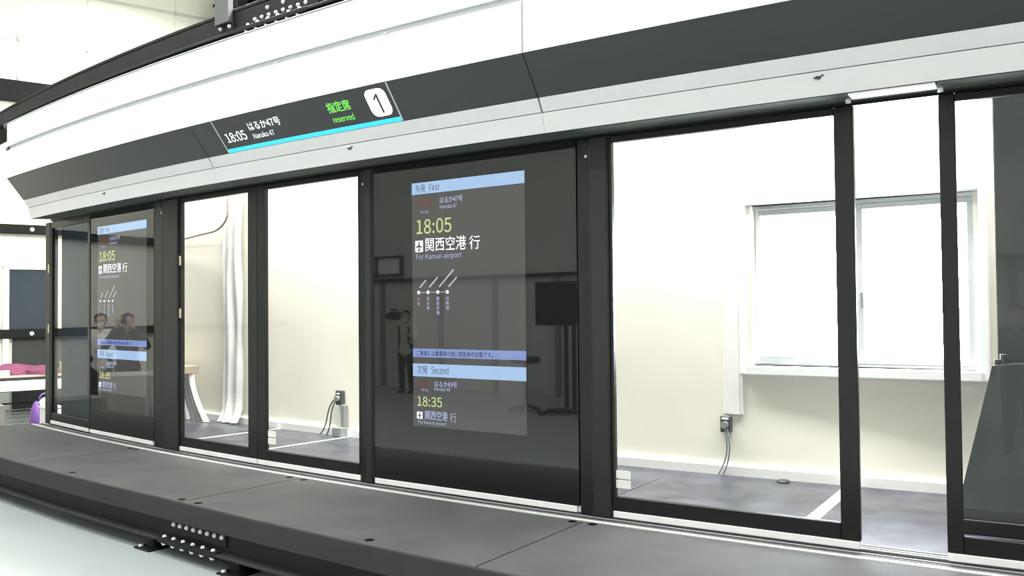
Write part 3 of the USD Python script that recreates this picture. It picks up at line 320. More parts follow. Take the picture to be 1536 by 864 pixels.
# alcove beyond the end of the back wall
struct('wall_alcove', ext([(4.6, -.42), (4.8, -.42), (4.8, 8.), (4.6, 8.)], -17.2, -10.0), 'wall_sheet')
t = Thing('roof_girder', 'black steel girder on the far wall just right of the grey hanger post', 'girder', base=(-13.5, 4.5, 7.0), rigid=False)
t.part('web', strip(-16.3, -10.9, 4.46, 4.50, 6.4, 7.46), 'steel_black')
t.part('upper_flange', strip(-16.3, -10.9, 4.36, 4.58, 7.46, 7.50), 'steel_black')
t.part('lower_flange', strip(-16.3, -10.9, 4.36, 4.58, 6.36, 6.40), 'steel_black')
t = Thing('roof_column', 'black steel column in the far corner above the black beam', 'column', base=(-14.9, 4.3, 0))
t.part('web', box(-15.25, -14.3, 4.26, 4.30, -.42, 7.98, .01), 'steel_black')
t.part('flange', box(-15.27, -15.23, 4.14, 4.35, -.42, 7.98, .01), 'steel_black')
t.part('flange', box(-14.32, -14.28, 4.14, 4.35, -.42, 7.98, .01), 'steel_black')
# cream wall behind the doors, with the window opening
t = Thing('wall_back', None, None, base=(-4, 1.8, 0), kind='structure', rigid=False)
WS0, WS1, WZ0, WZ1 = -2.085, -.475, .86, 2.105
def wallp(s0, s1, z0, z1): return ext([(0, z0), (.2, z0), (.2, z1), (0, z1)], s0, s1, .3, BY)
for s0, s1, z0, z1 in ((-10.6, -5.9, -.42, 3.6), (-5.9, WS0, -.42, 8.), (WS1, 7.6, -.42, 8.), (WS0, WS1, -.42, WZ0), (WS0, WS1, WZ1, 8.)): t.part('plaster', wallp(s0, s1, z0, z1), 'wall_cream')
t.part('return', box(-10.8, -10.6, 1.45, 4.58, -.42, 3.6, .005), 'wall_cream')
t.part('cap', ext([(-.01, 3.6), (.21, 3.6), (.21, 3.63), (-.01, 3.63)], -10.8, -5.9, .3, BY), 'base_white')
struct('baseboard_back', ext([(-.035, -.04), (0.01, -.04), (0.01, .085), (-.02, .085), (-.035, .07)], -10.55, 5.0, .3, BY), 'base_white')
t = Thing('window_2', None, None, base=((WS0+WS1)/2, BY(-1.3), 0), kind='structure')
y = BY(-1.3)
t.part('window_frame', join(box(-2.15, WS0, y-.045, y+.13, .79, 2.17, .006), box(WS1, -.42, y-.045, y+.13, .79, 2.17, .006), box(WS0, WS1, y-.045, y+.13, 2.105, 2.17, .006)), 'window_white')
t.part('window_sill', box(WS0-.01, WS1+.01, y-.08, y+.13, .79, .86, .008), 'window_white')
t.part('track', join(box(WS0, WS1, y+.05, y+.13, 2.07, 2.105), box(WS0, WS1, y+.05, y+.13, .86, .885), box(WS0, WS0+.03, y+.05, y+.13, .885, 2.07), box(WS1-.03, WS1, y+.05, y+.13, .885, 2.07)), 'alu')
for a, b, d in ((WS0+.03, -1.235, .095), (-1.285, WS1-.03, .06)):
    sash = t.part('sash', join(box(a, a+.045, y+d-.012, y+d+.02, .885, 2.07), box(b-.045, b, y+d-.012, y+d+.02, .885, 2.07), box(a+.045, b-.045, y+d-.012, y+d+.02, 2.03, 2.07), box(a+.045, b-.045, y+d-.012, y+d+.02, .885, .93)), 'alu')
    t.part('pane', box(a+.045, b-.045, y+d, y+d+.006, .93, 2.03, .001), 'window_glass', parent=sash)
t.part('latch', box(-1.262, -1.236, y+.018, y+.048, 1.30, 1.42, .006), 'plastic_grey')
# ------------------------------------------------------------------ the platform: dark deck on a steel frame
EY = lambda s: -1.195-.033*max(0., s+5.4)   # front edge
D0, D1 = -10.6, 3.2
P = Thing('platform_deck', 'dark grey raised platform deck with screwed floor boards on a black steel frame', 'platform', base=(-4, -.6, 0), rigid=False)
seams = [D0, -7.64, -5.105, -2.52, .02, D1]
for a, b in zip(seams[:-1], seams[1:]):
    g = .006
    n = max(4, int((b-a)/.25)); S = np.linspace(a+g, b-g, n); V = []; 
    for s in S: V += [(s, EY(s)+.004, -.012), (s, -.165, -.012), (s, -.165, 0.), (s, EY(s)+.008, 0.), (s, EY(s)+.004, -.004)]
    k = 5; F = []
    for i in range(n-1):
        for j in range(k):
            F += [(i*k+j, i*k+(j+1) % k, i*k+k+(j+1) % k), (i*k+j, i*k+k+(j+1) % k, i*k+k+j)]
    for o, fl in ((0, 1), ((n-1)*k, 0)):
        for j in range(1, k-1): F.append((o, o+j+1, o+j) if fl else (o, o+j, o+j+1))
    F = np.array(F); V = np.array(V)
    if trimesh.Trimesh(V, F, process=False).volume < 0: F = F[:, ::-1]
    P.part('deck_board', (V, F), 'deck_grey')
P.part('edge_board', ext([(.004, -.155), (.05, -.155), (.05, -.013), (.004, -.013), (.0, -.018), (.0, -.15)], D0, D1, .25, EY), 'deck_edge')
P.part('sub_floor', ext([(.06, -.09), (1.05, -.09), (1.05, -.034), (.06, -.034)], D0, D1, .25, EY), 'steel_black')
P.part('beam_web', ext([(.07, -.30), (.085, -.30), (.085, -.09), (.07, -.09)], D0, D1, .25, EY), 'steel_black')
P.part('beam_flange', ext([(.0, -.315), (.155, -.315), (.155, -.298), (.005, -.298), (.0, -.303)], D0, D1, .25, EY), 'deck_edge')
for s in (-5.62, -4.58, -2.6, -.6, 1.4):
    y = EY(s)
    leg = P.part('leg', join(box(s-.05, s+.05, y+.06, y+.16, -.415, -.316, .004), box(s-.10, s+.10, y-.01, y+.2, -.42, -.408, .003)), 'steel_black')
    P.part('bolt', bolt((s-.07, y+.03, -.408), 'z', 1, .014, .012), 'bolt_steel', parent=leg)
sp = P.part('splice_plate', ext([(.055, -.255), (.069, -.255), (.069, -.163), (.055, -.163)], -5.37, -4.665, .25, EY), 'steel_black')
for i in range(8):
    s = -5.295+i*(.587/7); P.part('bolt', bolt((s, EY(s)+.055, -.197), 'y', -1, .013, .011), 'bolt_steel', parent=sp)
sp = P.part('splice_plate', ext([(-.004, -.297), (.052, -.297), (.052, -.287), (-.004, -.287)], -5.42, -4.70, .25, EY), 'steel_black')
for i in range(6):
    s = -5.361+i*.1202; P.part('bolt', bolt((s, EY(s)+.022, -.287), 'z', 1, .013, .011), 'bolt_steel', parent=sp)
sp = P.part('splice_plate', ext([(-.004, -.327), (.052, -.327), (.052, -.316), (-.004, -.316)], -5.42, -4.70, .25, EY), 'steel_black')
for i in range(6):
    s = -5.354+i*.1195; P.part('bolt', bolt((s, EY(s)+.012, -.327), 'z', -1, .015, .015), 'bolt_steel', parent=sp)
for s, y in ((-6.828, -1.13), (-5.165, -1.165), (-4.97, -1.165), (-5.20, -.20), (-5.03, -.20), (-3.326, -1.20), (-7.70, -.20), (-7.58, -.20), (-2.58, -.20), (-2.44, -.20), (-9.2, -1.13), (-.8, -1.25)):
    P.part('screw_cap', cyl((s, y, -.004), .030, .0055, 'z', 14, .3), 'cap_black')
# rear floor of the platform, behind the doors
rs = [D0+.06, -7.9, -5.3, -2.7, -.1, 3.2]
for a, b in zip(rs[:-1], rs[1:]): P.part('rear_board', ext([(-BYm, -.03), (-.04, -.03), (-.04, 0.), (-BYm, 0.)] if False else [(.16, -.03), (1.40, -.03), (1.40, 0.), (.16, 0.)], a+.004, b-.004, .3), 'deck_rear')
P.part('rear_margin', ext([(-.46, -.03), (-.03, -.03), (-.03, -.001), (-.46, -.001)], D0+.06, D1, .3, BY), 'deck_rear')
P.part('floor_cap', cyl((-1.82, 1.68, -.004), .05, .02, 'z', 16), 'rail_dark')
for s, w in ((-1.335, .042), (-6.56, .022), (-7.75, .022)):
    P.part('floor_marking', box(s-w, s+w, .19, BY(s)-.04, -.001, .0025, .001), 'tape_white')
# door track set in the deck
T = Thing('door_track', 'grooved grey door track with a white front rail along the deck', 'track', base=(-4, -.06, 0), rigid=False)
T.part('front_rail', strip(-10.52, D1, -.145, -.121, -.03, .004), 'rail_thin')
T.part('track_bed', strip(-10.5, D1, -.117, .158, -.04, -.018), 'rail_dark')
for y0, y1, z, m in ((-.100, -.078, -.001, 'rail_grey'), (-.062, -.040, -.003, 'rail_dark'), (-.036, -.022, .003, 'rail_grey'), (.062, .082, .0, 'rail_grey'), (.102, .122, .0, 'rail_grey'), (.14, .157, .002, 'rail_grey')):
    T.part('guide_rail', strip(-10.5, D1, y0, y1, -.018, z), m)
# ------------------------------------------------------------------ fascia over the doors
A = Thing('overhead_fascia', 'white and dark banded overhead fascia with silver lower trim above the platform doors', 'fascia', base=(-4, -.4, 2.9), rigid=False)
F0, F1 = -10.12, 3.2
mods = [F0, -6.06, -2.70, .66, F1]
for a, b in zip(mods[:-1], mods[1:]):
    g = .007
    A.part('white_panel', ext([(-.53, 2.868), (-.50, 2.868), (-.50, 3.175), (-.528, 3.175), (-.53, 3.173)], a+g, b-g), 'fascia_white')
    A.part('panel_lip', ext([(-.536, 2.858), (-.50, 2.858), (-.50, 2.866), (-.536, 2.866)], a+g, b-g), 'fascia_white')
    dx = .035
    A.part('dark_band', ext([(-.530, 2.856), (-.505, 2.862), (-.335, 2.63), (-.356, 2.622)], a+.003, b-.003), 'fascia_dark')
    A.part('silver_trim', ext([(-.356, 2.619), (-.335, 2.627), (-.290, 2.538), (-.3125, 2.538)], a+g, b-g), 'trim_silver')
    A.part('silver_lower', ext([(-.3115, 2.533), (-.285, 2.533), (-.262, 2.412), (-.279, 2.412), (-.281, 2.415)], a+.001, b-.001), 'trim_silver')
A.part('upper_panel', strip(F0, F1, -.53, -.50, 3.222, 3.478), 'fascia_white')
A.part('top_lip', strip(F0, F1, -.534, -.49, 3.480, 3.492), 'gap_grey')
A.part('gap_rail', strip(F0, F1, -.512, -.495, 3.165, 3.235), 'gap_grey')
for s in np.arange(-9.4, 3.1, 1.12):
    A.part('panel_clip', box(s-.010, s+.010, -.535, -.508, 3.178, 3.192, .002), 'alu')
    A.part('panel_clip', box(s+.25, s+.262, -.533, -.51, 3.44, 3.475, .002), 'alu')
A.part('underside', ext([(-.279, 2.412), (-.262, 2.412), (.13, 2.432), (.13, 2.45), (-.27, 2.43)], F0+.01, F1), 'under_grey')
A.part('back_core', ext([(-.495, 2.90), (-.34, 2.66), (-.27, 2.47), (.14, 2.47), (.14, 3.3), (-.3, 3.46), (-.49, 3.46)], F0+.012, F1), 'plastic_dark')
A.part('end_cap', box(F0-.006, F0+.011, -.3, .13, 2.50, 3.3, .003), 'fascia_white')
A.part('end_knob', cyl((F0-.03, -.525, 3.46), .035, .03, 'x', 14), 'plastic_dark')
A.part('end_knob', cyl((F0-.05, -.50, 3.20), .03, .08, 'x', 14), 'plastic_dark')
for s in (-8.037, -4.374, -1.041):
    A.part('screw', join(cyl((s, -.306, 2.507), .014, .012, 'y', 12), cyl((s+.02, -.31, 2.512), .006, .014, 'y', 8), box(s-.022, s-.006, -.317, -.30, 2.498, 2.506, .001)), 'plastic_dark')
A.part('lit_patch_plate', box(-.905, -.50, -.272, -.165, 2.399, 2.411, .002), 'rail_white')  # added white plate stands in for light falling through the door gap
A.part('guide_knob', cyl((-.93, -.13, 2.39), .014, .02, 'z', 12), 'bolt_steel')
A.part('guide_knob', cyl((-.49, -.13, 2.39), .014, .02, 'z', 12), 'bolt_steel')
H = Thing('door_header', 'black header rail over the sliding glass doors under the fascia', 'rail', base=(-4, .05, 2.4), rigid=False)
H.part('header_beam', strip(-10.30, F1, .012, .125, 2.405, 2.45), 'frame_black')
H.part('header_lip', strip(-10.30, F1, -.005, .012, 2.418, 2.44), 'post_black')
# departure sign let into the dark band (a frame of its own on the slope)
L = math.hypot(.174, .234); cs, sn = .174/L, .234/L
def slope(mesh, s, t_, lift=.001):
    v, f = vf(mesh)
    o = np.array([0, -.5305, 2.8565]); e2 = np.array([0, -.174/L, .234/L]); nn = np.array([0, -.234/L, -.174/L])
    p = o+np.outer(v[:, 1], e2)+np.outer(v[:, 2]+lift, nn)+np.outer(v[:, 0]+s, [1, 0, 0])-np.outer(np.full(len(v), t_*L), e2)
    return p, f
G = Thing('departure_sign', 'lit departure sign reading 18:05 and platform 1 in the dark fascia band', 'sign', base=(-4.8, -.45, 2.74), rigid=False)
for i, (s0, s1) in enumerate(((-5.742, -4.8), (-4.8, -3.80))): pass
def sub(mesh_poly, depth=.0012): return plate(mesh_poly, depth)
def long(w, h, d=.001, n=8):
    b = [box(i*w/n, (i+1)*w/n, 0, h, 0, d, 0.0001) for i in range(n)]; return join(*b)
G.part('screen', slope(long(1.945, L*.985, .0008), -5.755, .985, .0002), 'ink_dark' if False else 'fascia_dark')
G.part('border_line', slope(box(0, .012, 0, L*.985, 0, .0016, .0003), -5.766, .99), 'glow_line')
G.part('border_line', slope(box(0, .012, 0, L*.985, 0, .0016, .0003), -3.808, .99), 'glow_line')
G.part('cyan_strip', slope(long(1.945, .034, .0016, 10), -5.755, 1.0), 'glow_cyan')
def sign_text(name, text, s, base, em, m, bold=0., squeeze=1., width=None):
    g, w = letters(text, em, .0012, bold)
    if width: g = (g[0]*np.array([width/w, 1, 1]), g[1])
    G.part(name, slope(g, s, base), m)
sign_text('time_text', '18:05', -5.70, .70, .105, 'glow_white', 1.2, width=.275)
sign_text('train_text', 'はるか47号', -5.365, .475, .076, 'glow_white', 1.4, width=.40)
sign_text('train_text', 'Haruka 47', -5.360, .735, .056, 'glow_white', 1.0, width=.262)
sign_text('seat_text', '指定席', -4.435, .455, .085, 'glow_green', 1.6, width=.235)
sign_text('seat_text', 'reserved', -4.436, .74, .060, 'glow_green', 1.2, width=.225)
tile = G.part('platform_tile', slope(sub(rounded(.192, L*.70, .052)), -4.037, .80, .001), 'glow_tile')
g = plate(Polygon([(.046, 0), (.062, 0), (.062, .142), (.050, .142), (.012, .108), (.020, .098), (.046, .121)]), .001); G.part('platform_number', slope(g, -3.985, .715, .0026), 'ink_dark', parent=tile)
# ------------------------------------------------------------------ steel beam above
B = Thing('steel_beam', 'long black steel beam with bolted splice above the white fascia', 'beam', base=(-5, -.4, 3.65), rigid=False)
B.part('lower_flange', strip(-12.6, F1, -.50, -.16, 3.530, 3.553), 'steel_black')
B.part('gap_shade', strip(-12.6, F1, -.46, -.20, 3.494, 3.529), 'cap_black')  # near-black strip: shade of the gap under the beam, put into colour
B.part('web', strip(-12.6, F1, -.338, -.322, 3.553, 3.785), 'steel_black')
B.part('upper_flange', strip(-12.6, F1, -.345, -.14, 3.785, 3.812), 'steel_black')
sp = B.part('splice_plate', strip(-5.56, -4.66, -.351, -.339, 3.56, 3.775), 'steel_black')
for i in range(8): B.part('bolt', bolt((-5.417+i*.0884, -.351, 3.662), 'y', -1, .0135, .013), 'bolt_steel', parent=sp)
for s in (-5.258, -5.063): B.part('bolt', bolt((s, -.351, 3.724), 'y', -1, .0135, .013), 'bolt_steel', parent=sp)
sp = B.part('splice_plate', strip(-5.50, -4.62, -.498, -.36, 3.5535, 3.560), 'steel_black')
for i in range(6): B.part('bolt', bolt((-5.339+i*.123, -.478, 3.560), 'z', 1, .0125, .017), 'bolt_steel', parent=sp)
sp = B.part('splice_plate', strip(-5.50, -4.62, -.502, -.465, 3.522, 3.5295), 'steel_black')
for i in range(6): B.part('bolt', bolt((-5.349+i*.1236, -.485, 3.522), 'z', -1, .012, .012), 'bolt_steel', parent=sp)
C_ = Thing('hanger_post', 'grey steel post rising from the black beam above the fascia', 'post', base=(-5.82, -.37, 3.70))
C_.part('post', box(-5.918, -5.728, -.392, -.340, 3.70, 7.99, .004), 'post_grey')
C_.part('foot_plate', box(-5.94, -5.70, -.352, -.339, 3.60, 3.70, .003), 'steel_black')
for s in (-5.885, -5.76): C_.part('bolt', bolt((s, -.352, 3.676), 'y', -1, .015, .014), 'bolt_steel')
# ------------------------------------------------------------------ posts, doors, display panels
def post(s0, s1, label, inner=None):
    c = (s0+s1)/2; w = s1-s0
    t = Thing('door_post', label, 'post', base=(c, 0, 0), group=None)
    r = s0+w*.38
    t.part('side_channel', box(s0, r, -.006, .03, .0, 2.404, .004), 'frame_black')
    t.part('post_body', box(r, s1, -.028, .03, .0, 2.404, .010), 'post_black')
    t.part('post_groove', box(r+.012, r+.020, -.0295, -.026, .02, 2.40, .0008), 'kick_black')
    t.part('sensor_cap', cyl((s0+w*.30, -.005, 2.375), .022, .02, 'z', 14), 'kick_black')
    t.part('sensor_cap', cyl((s0+w*.30, -.020, 2.36), .020, .022, 'y', 14), 'kick_black')
    t.part('indicator', cyl((s0+w*.30, -.012, 2.29), .010, .008, 'y', 12), 'label_white')
    return t
post(-7.61, -7.135, 'black door post right of the far narrow display panel')
post(-4.592, -4.452, 'slim black door post left of the large display panel')
post(-2.632, -2.405, 'black door post right of the large display panel')
post(1.02, 1.25, 'black door post beyond the right edge of the picture') if False else None
t = Thing('end_post', 'black end post with tan tabs at the far left of the door line', 'post', base=(-10.38, .05, 0))
t.part('post_body', box(-10.46, -10.30, -.01, .08, 0., 2.404, .006), 'post_black')
for z in (1.852, 1.135): t.part('tab', box(-10.36, -10.325, -.016, -.008, z-.05, z+.05, .002), 'label_tan')
def leaf(label, s0, s1, lw, rw, y=0., tabs=(), stickers=None, zt=2.36, zb=.14, d=.04):
    t = Thing('sliding_door', label, 'door', base=((s0+s1)/2, y, 0))
    t.part('stile', box(s0, s0+lw, y, y+d, .052, 2.402, .004), 'frame_black')
    t.part('stile', box(s1-rw, s1, y, y+d, .052, 2.402, .004), 'frame_black')
    t.part('top_rail', box(s0+lw, s1-rw, y, y+d, zt, 2.402, .004), 'frame_black')
    t.part('bottom_rail', box(s0+lw, s1-rw, y, y+d, .052, zb, .004), 'frame_black')
    t.part('glass_pane', box(s0+lw-.002, s1-rw+.002, y+.016, y+.024, zb-.002, zt+.002, .0005), 'door_glass')
    t.part('kick_strip', box(s0+.004, s1-.004, y-.004, y+d-.004, .010, .050, .003), 'rail_white')
    for z in tabs: t.part('tab', box(s0+.001, s0+.03, y-.004, y+.001, z-.045, z+.045, .001), 'label_tan')
    if stickers:
        for z in (.217, .277): t.part('sticker', box(stickers, stickers+.105, y+.0135, y+.0158, z-.025, z+.025, .0005), 'label_white')
    return t
leaf('clear sliding glass door nearest the far narrow display, tan tabs on its left edge', -7.131, -5.885, .028, .135, 0., (1.806, 1.306))
leaf('clear sliding glass door left of the large display, two white stickers at its foot', -5.88, -4.594, .105, .02, 0., (), -5.755)
leaf('wide clear sliding glass door between the large display and the open doorway', -2.401, -.932, .018, .10, 0., (), -2.388)
leaf('sliding glass door at the right edge of the picture with a black case behind it', -.512, 1.0, .075, .10, 0.)
t = Thing('fixed_glass_panel', 'narrow fixed glass panel at the far left end of the door line', 'glass panel', base=(-9.7, 0, 0))
t.part('stile', box(-10.295, -10.26, 0, .04, .052, 2.402, .004), 'frame_black'); t.part('stile', box(-9.165, -9.10, 0, .04, .052, 2.402, .004), 'frame_black')
t.part('top_rail', box(-10.26, -9.165, 0, .04, 2.33, 2.402, .004), 'frame_black'); t.part('bottom_rail', box(-10.26, -9.165, 0, .04, .052, .14, .004), 'frame_black')
t.part('glass_pane', box(-10.262, -9.163, .016, .024, .138, 2.332, .0005), 'panel_glass')
t.part('kick_strip', box(-10.29, -9.15, -.004, .036, .010, .050, .003), 'rail_white')
def display(label, s0, s1, c0, c1, full=True):
    """c0..c1: the lit screen. Its lettering lies just in front of the glass."""
    t = Thing('display_panel', label, 'display', base=((s0+s1)/2, 0, 0))
    t.part('glass_face', box(s0+.012, s1-.004, .0, .05, .285, 2.404, .002), 'display_glass')
    t.part('edge_profile', box(s0, s0+.011, -.006, .05, .05, 2.404, .002), 'post_black')
    t.part('kick_plate', box(s0+.012, s1-.004, -.002, .05, .052, .283, .002), 'kick_black')
    t.part('kick_strip', box(s0+.016, s1-.02, -.006, .04, .010, .050, .003), 'rail_white')
    w = c1-c0; k = w/1.005
    X = lambda s: c0+(s+4.045)*k
    scr = t.part('screen', box(c0, c1, -.0012, -.0002, .47, 2.247, .0002), 'screen_glass')
    def bar(z0, z1, m): t.part('header_bar', box(c0, c1, -.0022, -.0013, z0, z1, .0002), m, parent=scr)
    bar(2.162, 2.247, 'glow_bar'); bar(.972, 1.034, 'glow_bar_violet'); bar(.832, .925, 'glow_bar')
    def tx(name, text, s, z, em, m, width, bold=0., y=-.0014):
        g, w_ = letters(text, em, .0007, bold); g = (g[0]*np.array([width*k/w_, 1, 1]), g[1])
        t.part(name, on_wall(g, X(s), y, z), m, parent=scr)
    tx('bar_text', '先発', -4.012, 2.180, .062, 'glow_ink', .10, y=-.0023); tx('bar_text', 'First', -3.88, 2.180, .062, 'glow_ink', .10, y=-.0023)
    tx('bar_text', 'ご乗車には乗車券の他に特急券が必要です。', -4.012, .985, .043, 'glow_ink_dark', .72, .6, y=-.0023)
    tx('bar_text', '次発', -4.008, .855, .070, 'glow_ink', .105, y=-.0023); tx('bar_text', 'Second', -3.87, .855, .070, 'glow_ink', .165, y=-.0023)
    tx('train_type_text', '特急', -3.99, 2.068, .070, 'glow_red', .135, 1.5); tx('train_type_text', 'Ltd. Exp.', -3.965, 2.022, .026, 'glow_text_small', .085)
    tx('train_text', 'はるか47号', -3.782, 2.085, .050, 'glow_text_small', .215, .8); tx('train_text', 'Haruka 47', -3.782, 2.042, .036, 'glow_text_small', .16, .5)
    tx('time_text', '18:05', -4.012, 1.872, .138, 'glow_yellow', .345, .6)
    ic = t.part('airport_icon', on_wall(plate(rounded(.075, .085, .006), .0007), X(-4.015), -.0014, 1.738), 'glow_white', parent=scr)
    plane = unary_union([Polygon([(-.005, -.032), (.005, -.032), (.005, .03), (0, .036), (-.005, .03)]), Polygon([(-.03, -.006), (0, .012), (.03, -.006), (.03, -.012), (0, -.002), (-.03, -.012)]), Polygon([(-.013, -.030), (0, -.022), (.013, -.030), (.013, -.034), (-.013, -.034)])])
    t.part('plane_mark', on_wall(plate(plane, .0005), X(-3.9775), -.0022, 1.780), 'ink_dark', parent=scr)
    pm = plate(plane, .0005); t.part('plane_mark', on_wall((pm[0]*[.68, .62, 1], pm[1]), X(-3.9825), -.0022, .549), 'ink_dark', parent=scr)
    tx('destination_text', '関西空港', -3.925, 1.748, .108, 'glow_white', .385, .5); tx('destination_text', '行', -3.515, 1.746, .104, 'glow_white', .10, .5)
    tx('destination_text', 'For Kansai-airport', -4.013, 1.685, .051, 'glow_text_blue', .432)
    xs = (-3.985, -3.895, -3.803, -3.715)
    t.part('route_line', box(X(xs[0]), X(xs[3]), -.002, -.0013, 1.4405, 1.4455, .0002), 'glow_text_blue', parent=scr)
    for i, (x, txt, ln) in enumerate(zip(xs, ('大阪', '天王寺', '関西空港', '日根野'), (.075, .10, .17, .095))):
        q = np.arange(14)*2*np.pi/14
        t.part('route_stop', on_wall(plate(Polygon(np.c_[.014*np.cos(q), .014*np.sin(q)]), .0009), X(x), -.0014, 1.443), 'glow_white', parent=scr)
        for j, ch in enumerate(txt):
            g, w_ = letters(ch, .030, .0007, 1.0); t.part('stop_text', on_wall(g, X(x)-.015, -.0014, 1.385-j*.034), 'glow_pink' if i == 0 else 'glow_text_blue', parent=scr)
        sl = Polygon([(0, 0), (.012, -.006), (.012+ln*.80, ln*.72-.006), (ln*.80, ln*.72)])
        t.part('stop_slash', on_wall(plate(sl, .0007), X(x)+.006, -.0014, 1.482), 'glow_line', parent=scr)
    tx('train_type_text', '特急', -4.0, .752, .058, 'glow_red', .12, 1.5); tx('train_type_text', 'Ltd. Exp.', -3.965, .728, .022, 'glow_text_small', .07)
    tx('train_text', 'はるか49号', -3.845, .765, .048, 'glow_text_blue', .215, .8); tx('train_text', 'Haruka 49', -3.845, .735, .032, 'glow_text_blue', .15, .5)
    tx('time_text', '18:35', -4.012, .618, .092, 'glow_yellow', .245, .6)
    t.part('airport_icon', on_wall(plate(rounded(.055, .052, .005), .0007), X(-4.01), -.0014, .523), 'glow_white', parent=scr)
    tx('destination_text', '関西空港', -3.935, .528, .070, 'glow_text_blue', .215, 1.); tx('destination_text', '行', -3.70, .524, .070, 'glow_text_blue', .062, .5)
    tx('destination_text', 'For Kansai-airport', -4.0, .490, .030, 'glow_text_small', .27)
    return t
display('large dark glass panel with a lit timetable screen in the middle of the picture', -4.45, -2.634, -4.045, -3.038)
display('narrow dark glass panel with a lit timetable screen at the far left', -9.095, -7.612, -8.90, -7.765)
# dark boards behind the outer glass panels
t = Thing('black_partition', 'tall black partition board standing behind the right-hand glass door', 'partition', base=(.4, .9, 0))
t.part('board', box(-.284, 1.6, .88, .92, .003, 2.75, .006), 'board_dark'); t.part('foot', box(-.25, .3, .925, 1.1, .003, .03, .005), 'steel_black')
t = Thing('black_partition', 'tall black partition board standing behind the narrow left glass panel', 'partition', base=(-9.7, .1, 0))
t.part('board', box(-10.235, -9.13, .10, .13, .003, 2.40, .006), 'board_blue'); t.part('foot', box(-10.1, -9.6, .135, .3, .003, .03, .005), 'steel_black')
t = Thing('sloped_case', 'black sloped case with two small knobs behind the right-hand glass door', 'case', base=(0., .78, 0))
v, f = plate(Polygon([(-.52, 0.), (-.52, .10), (-.318, .965), (-.10, .985), (.7, .985), (.7, 0.)]), .165)
t.part('case_body', (np.stack([v[:, 0], .868-v[:, 2], v[:, 1]], -1), f[:, ::-1] if trimesh.Trimesh(np.stack([v[:, 0], .868-v[:, 2], v[:, 1]], -1), f, process=False).volume < 0 else f), 'board_dark')
t.part('plinth', box(-.54, .72, .675, .872, .0, .085, .006), 'kick_black')
t.part('knob', cyl((-.292, .78, .965), .018, .035, 'z', 12), 'plastic_dark'); t.part('knob', cyl((-.262, .78, .975), .018, .055, 'z', 12), 'plastic_dark')
# ------------------------------------------------------------------ things along the cream wall
def outlet(label, s, z, w=.085, h=.13):
    y = BY(s)
    t = Thing('power_outlet', label, 'outlet', base=(s, y, z))
    t.part('back_box', box(s-w/2, s+w/2, y-.05, y, z-h/2, z+h/2, .006), 'plastic_dark')
    t.part('plug', cyl((s, y-.085, z-.005), .028, .04, 'y', 16), 'plastic_grey')
    t.part('name_plate', box(s-.028, s+.028, y-.054, y-.049, z+.035, z+.05, .001), 'label_white')
    return t
y = BY(-2.3); O = outlet('dark wall outlet with grey cords under the window', -2.30, .40)
for k, dx in enumerate((0., .022)):
    O.part('cord', tube(curve([(-2.30+dx, y-.07, .385-.02*k), (-2.285+dx, y-.075, .30), (-2.288+dx, y-.06, .18), (-2.33+dx*1.4, y-.05, .06), (-2.36+dx*1.7, y-.05, .008)]), .006), 'cable_grey', smooth=True)
y = BY(-6.7); O = outlet('dark wall outlet with black cords seen through the middle glass door', -6.70, .40, .10, .15)
for k, dx in enumerate((0., .05)):
    O.part('cord', tube(curve([(-6.72+dx*.4, y-.07, .39), (-6.80+dx, y-.085, .30), (-6.86+dx*1.4, y-.09, .12), (-6.93+dx*2.2, y-.11, .008)]), .007), 'plastic_dark', smooth=True)
t = Thing('conduit_box', 'grey floor conduit standing below the outlet behind the middle door', 'conduit', base=(-6.62, BY(-6.62), 0))
t.part('riser', box(-6.655, -6.60, BY(-6.6)-.06, BY(-6.6)-.003, .10, .33, .006), 'plastic_grey'); t.part('foot', box(-6.73, -6.58, BY(-6.6)-.12, BY(-6.6)-.003, .0, .10, .008), 'plastic_grey')
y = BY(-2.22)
t = Thing('wall_shading', 'pale vertical strip standing in for soft shading on the cream wall left of the window', 'wall strip', base=(-2.25, y, .5))  # added low strip; soft bluish shading put into its shape and colour
t.part('shade_base', box(-2.318, -2.165, y-.012, y-.0005, .475, 3.2, .004), 'shading_pale')
t.part('shade_rib', box(-2.29, -2.195, y-.017, y-.0125, .475, 3.2, .002), 'shading_pale')
# loose plastic sheet hanging at the far end of the wall, crumpled at its foot
def sheet(s0, s1, z0, z1, yf, amp, seed, th=.004, nx=34, nz=40, crump=0.):
    from meshkit import fbm
    U, V_ = np.meshgrid(np.linspace(0, 1, nx), np.linspace(0, 1, nz), indexing='ij')
    S = s0+(s1-s0)*U; Z = z0+(z1-z0)*V_
    P_ = np.stack([S*7, Z*.9, np.zeros_like(S)], -1)
    y = yf+amp*(fbm(P_, 3, seed)-.5)*2+.02*np.sin(S*40)
    if crump: y -= crump*np.exp(-Z/.12)*(.4+fbm(np.stack([S*12, Z*12, S*0], -1), 3, seed+5))
    def grid(y, flip):
        v = np.stack([S, y, Z], -1).reshape(-1, 3); F = []
        for i in range(nx-1):
            for j in range(nz-1):
                a = i*nz+j; F += [(a, a+nz, a+nz+1), (a, a+nz+1, a+1)]
        F = np.array(F); return v, F[:, ::-1] if flip else F
    return join(grid(y, False), grid(y+th, True))
t = Thing('plastic_sheet', 'translucent pale plastic sheet hanging in folds to a crumpled foot by the wall', 'plastic sheet', base=(-8.6, 1.45, 0))
t.part('sheet', sheet(-8.80, -8.44, .02, 3.0, 1.45, .035, 3, crump=.10), 'sheet_plastic', smooth=True)
t = Thing('hanging_cable', 'brown cable sagging from the plastic sheet along the cream wall', 'cable', base=(-9.2, 1.45, 2.3))
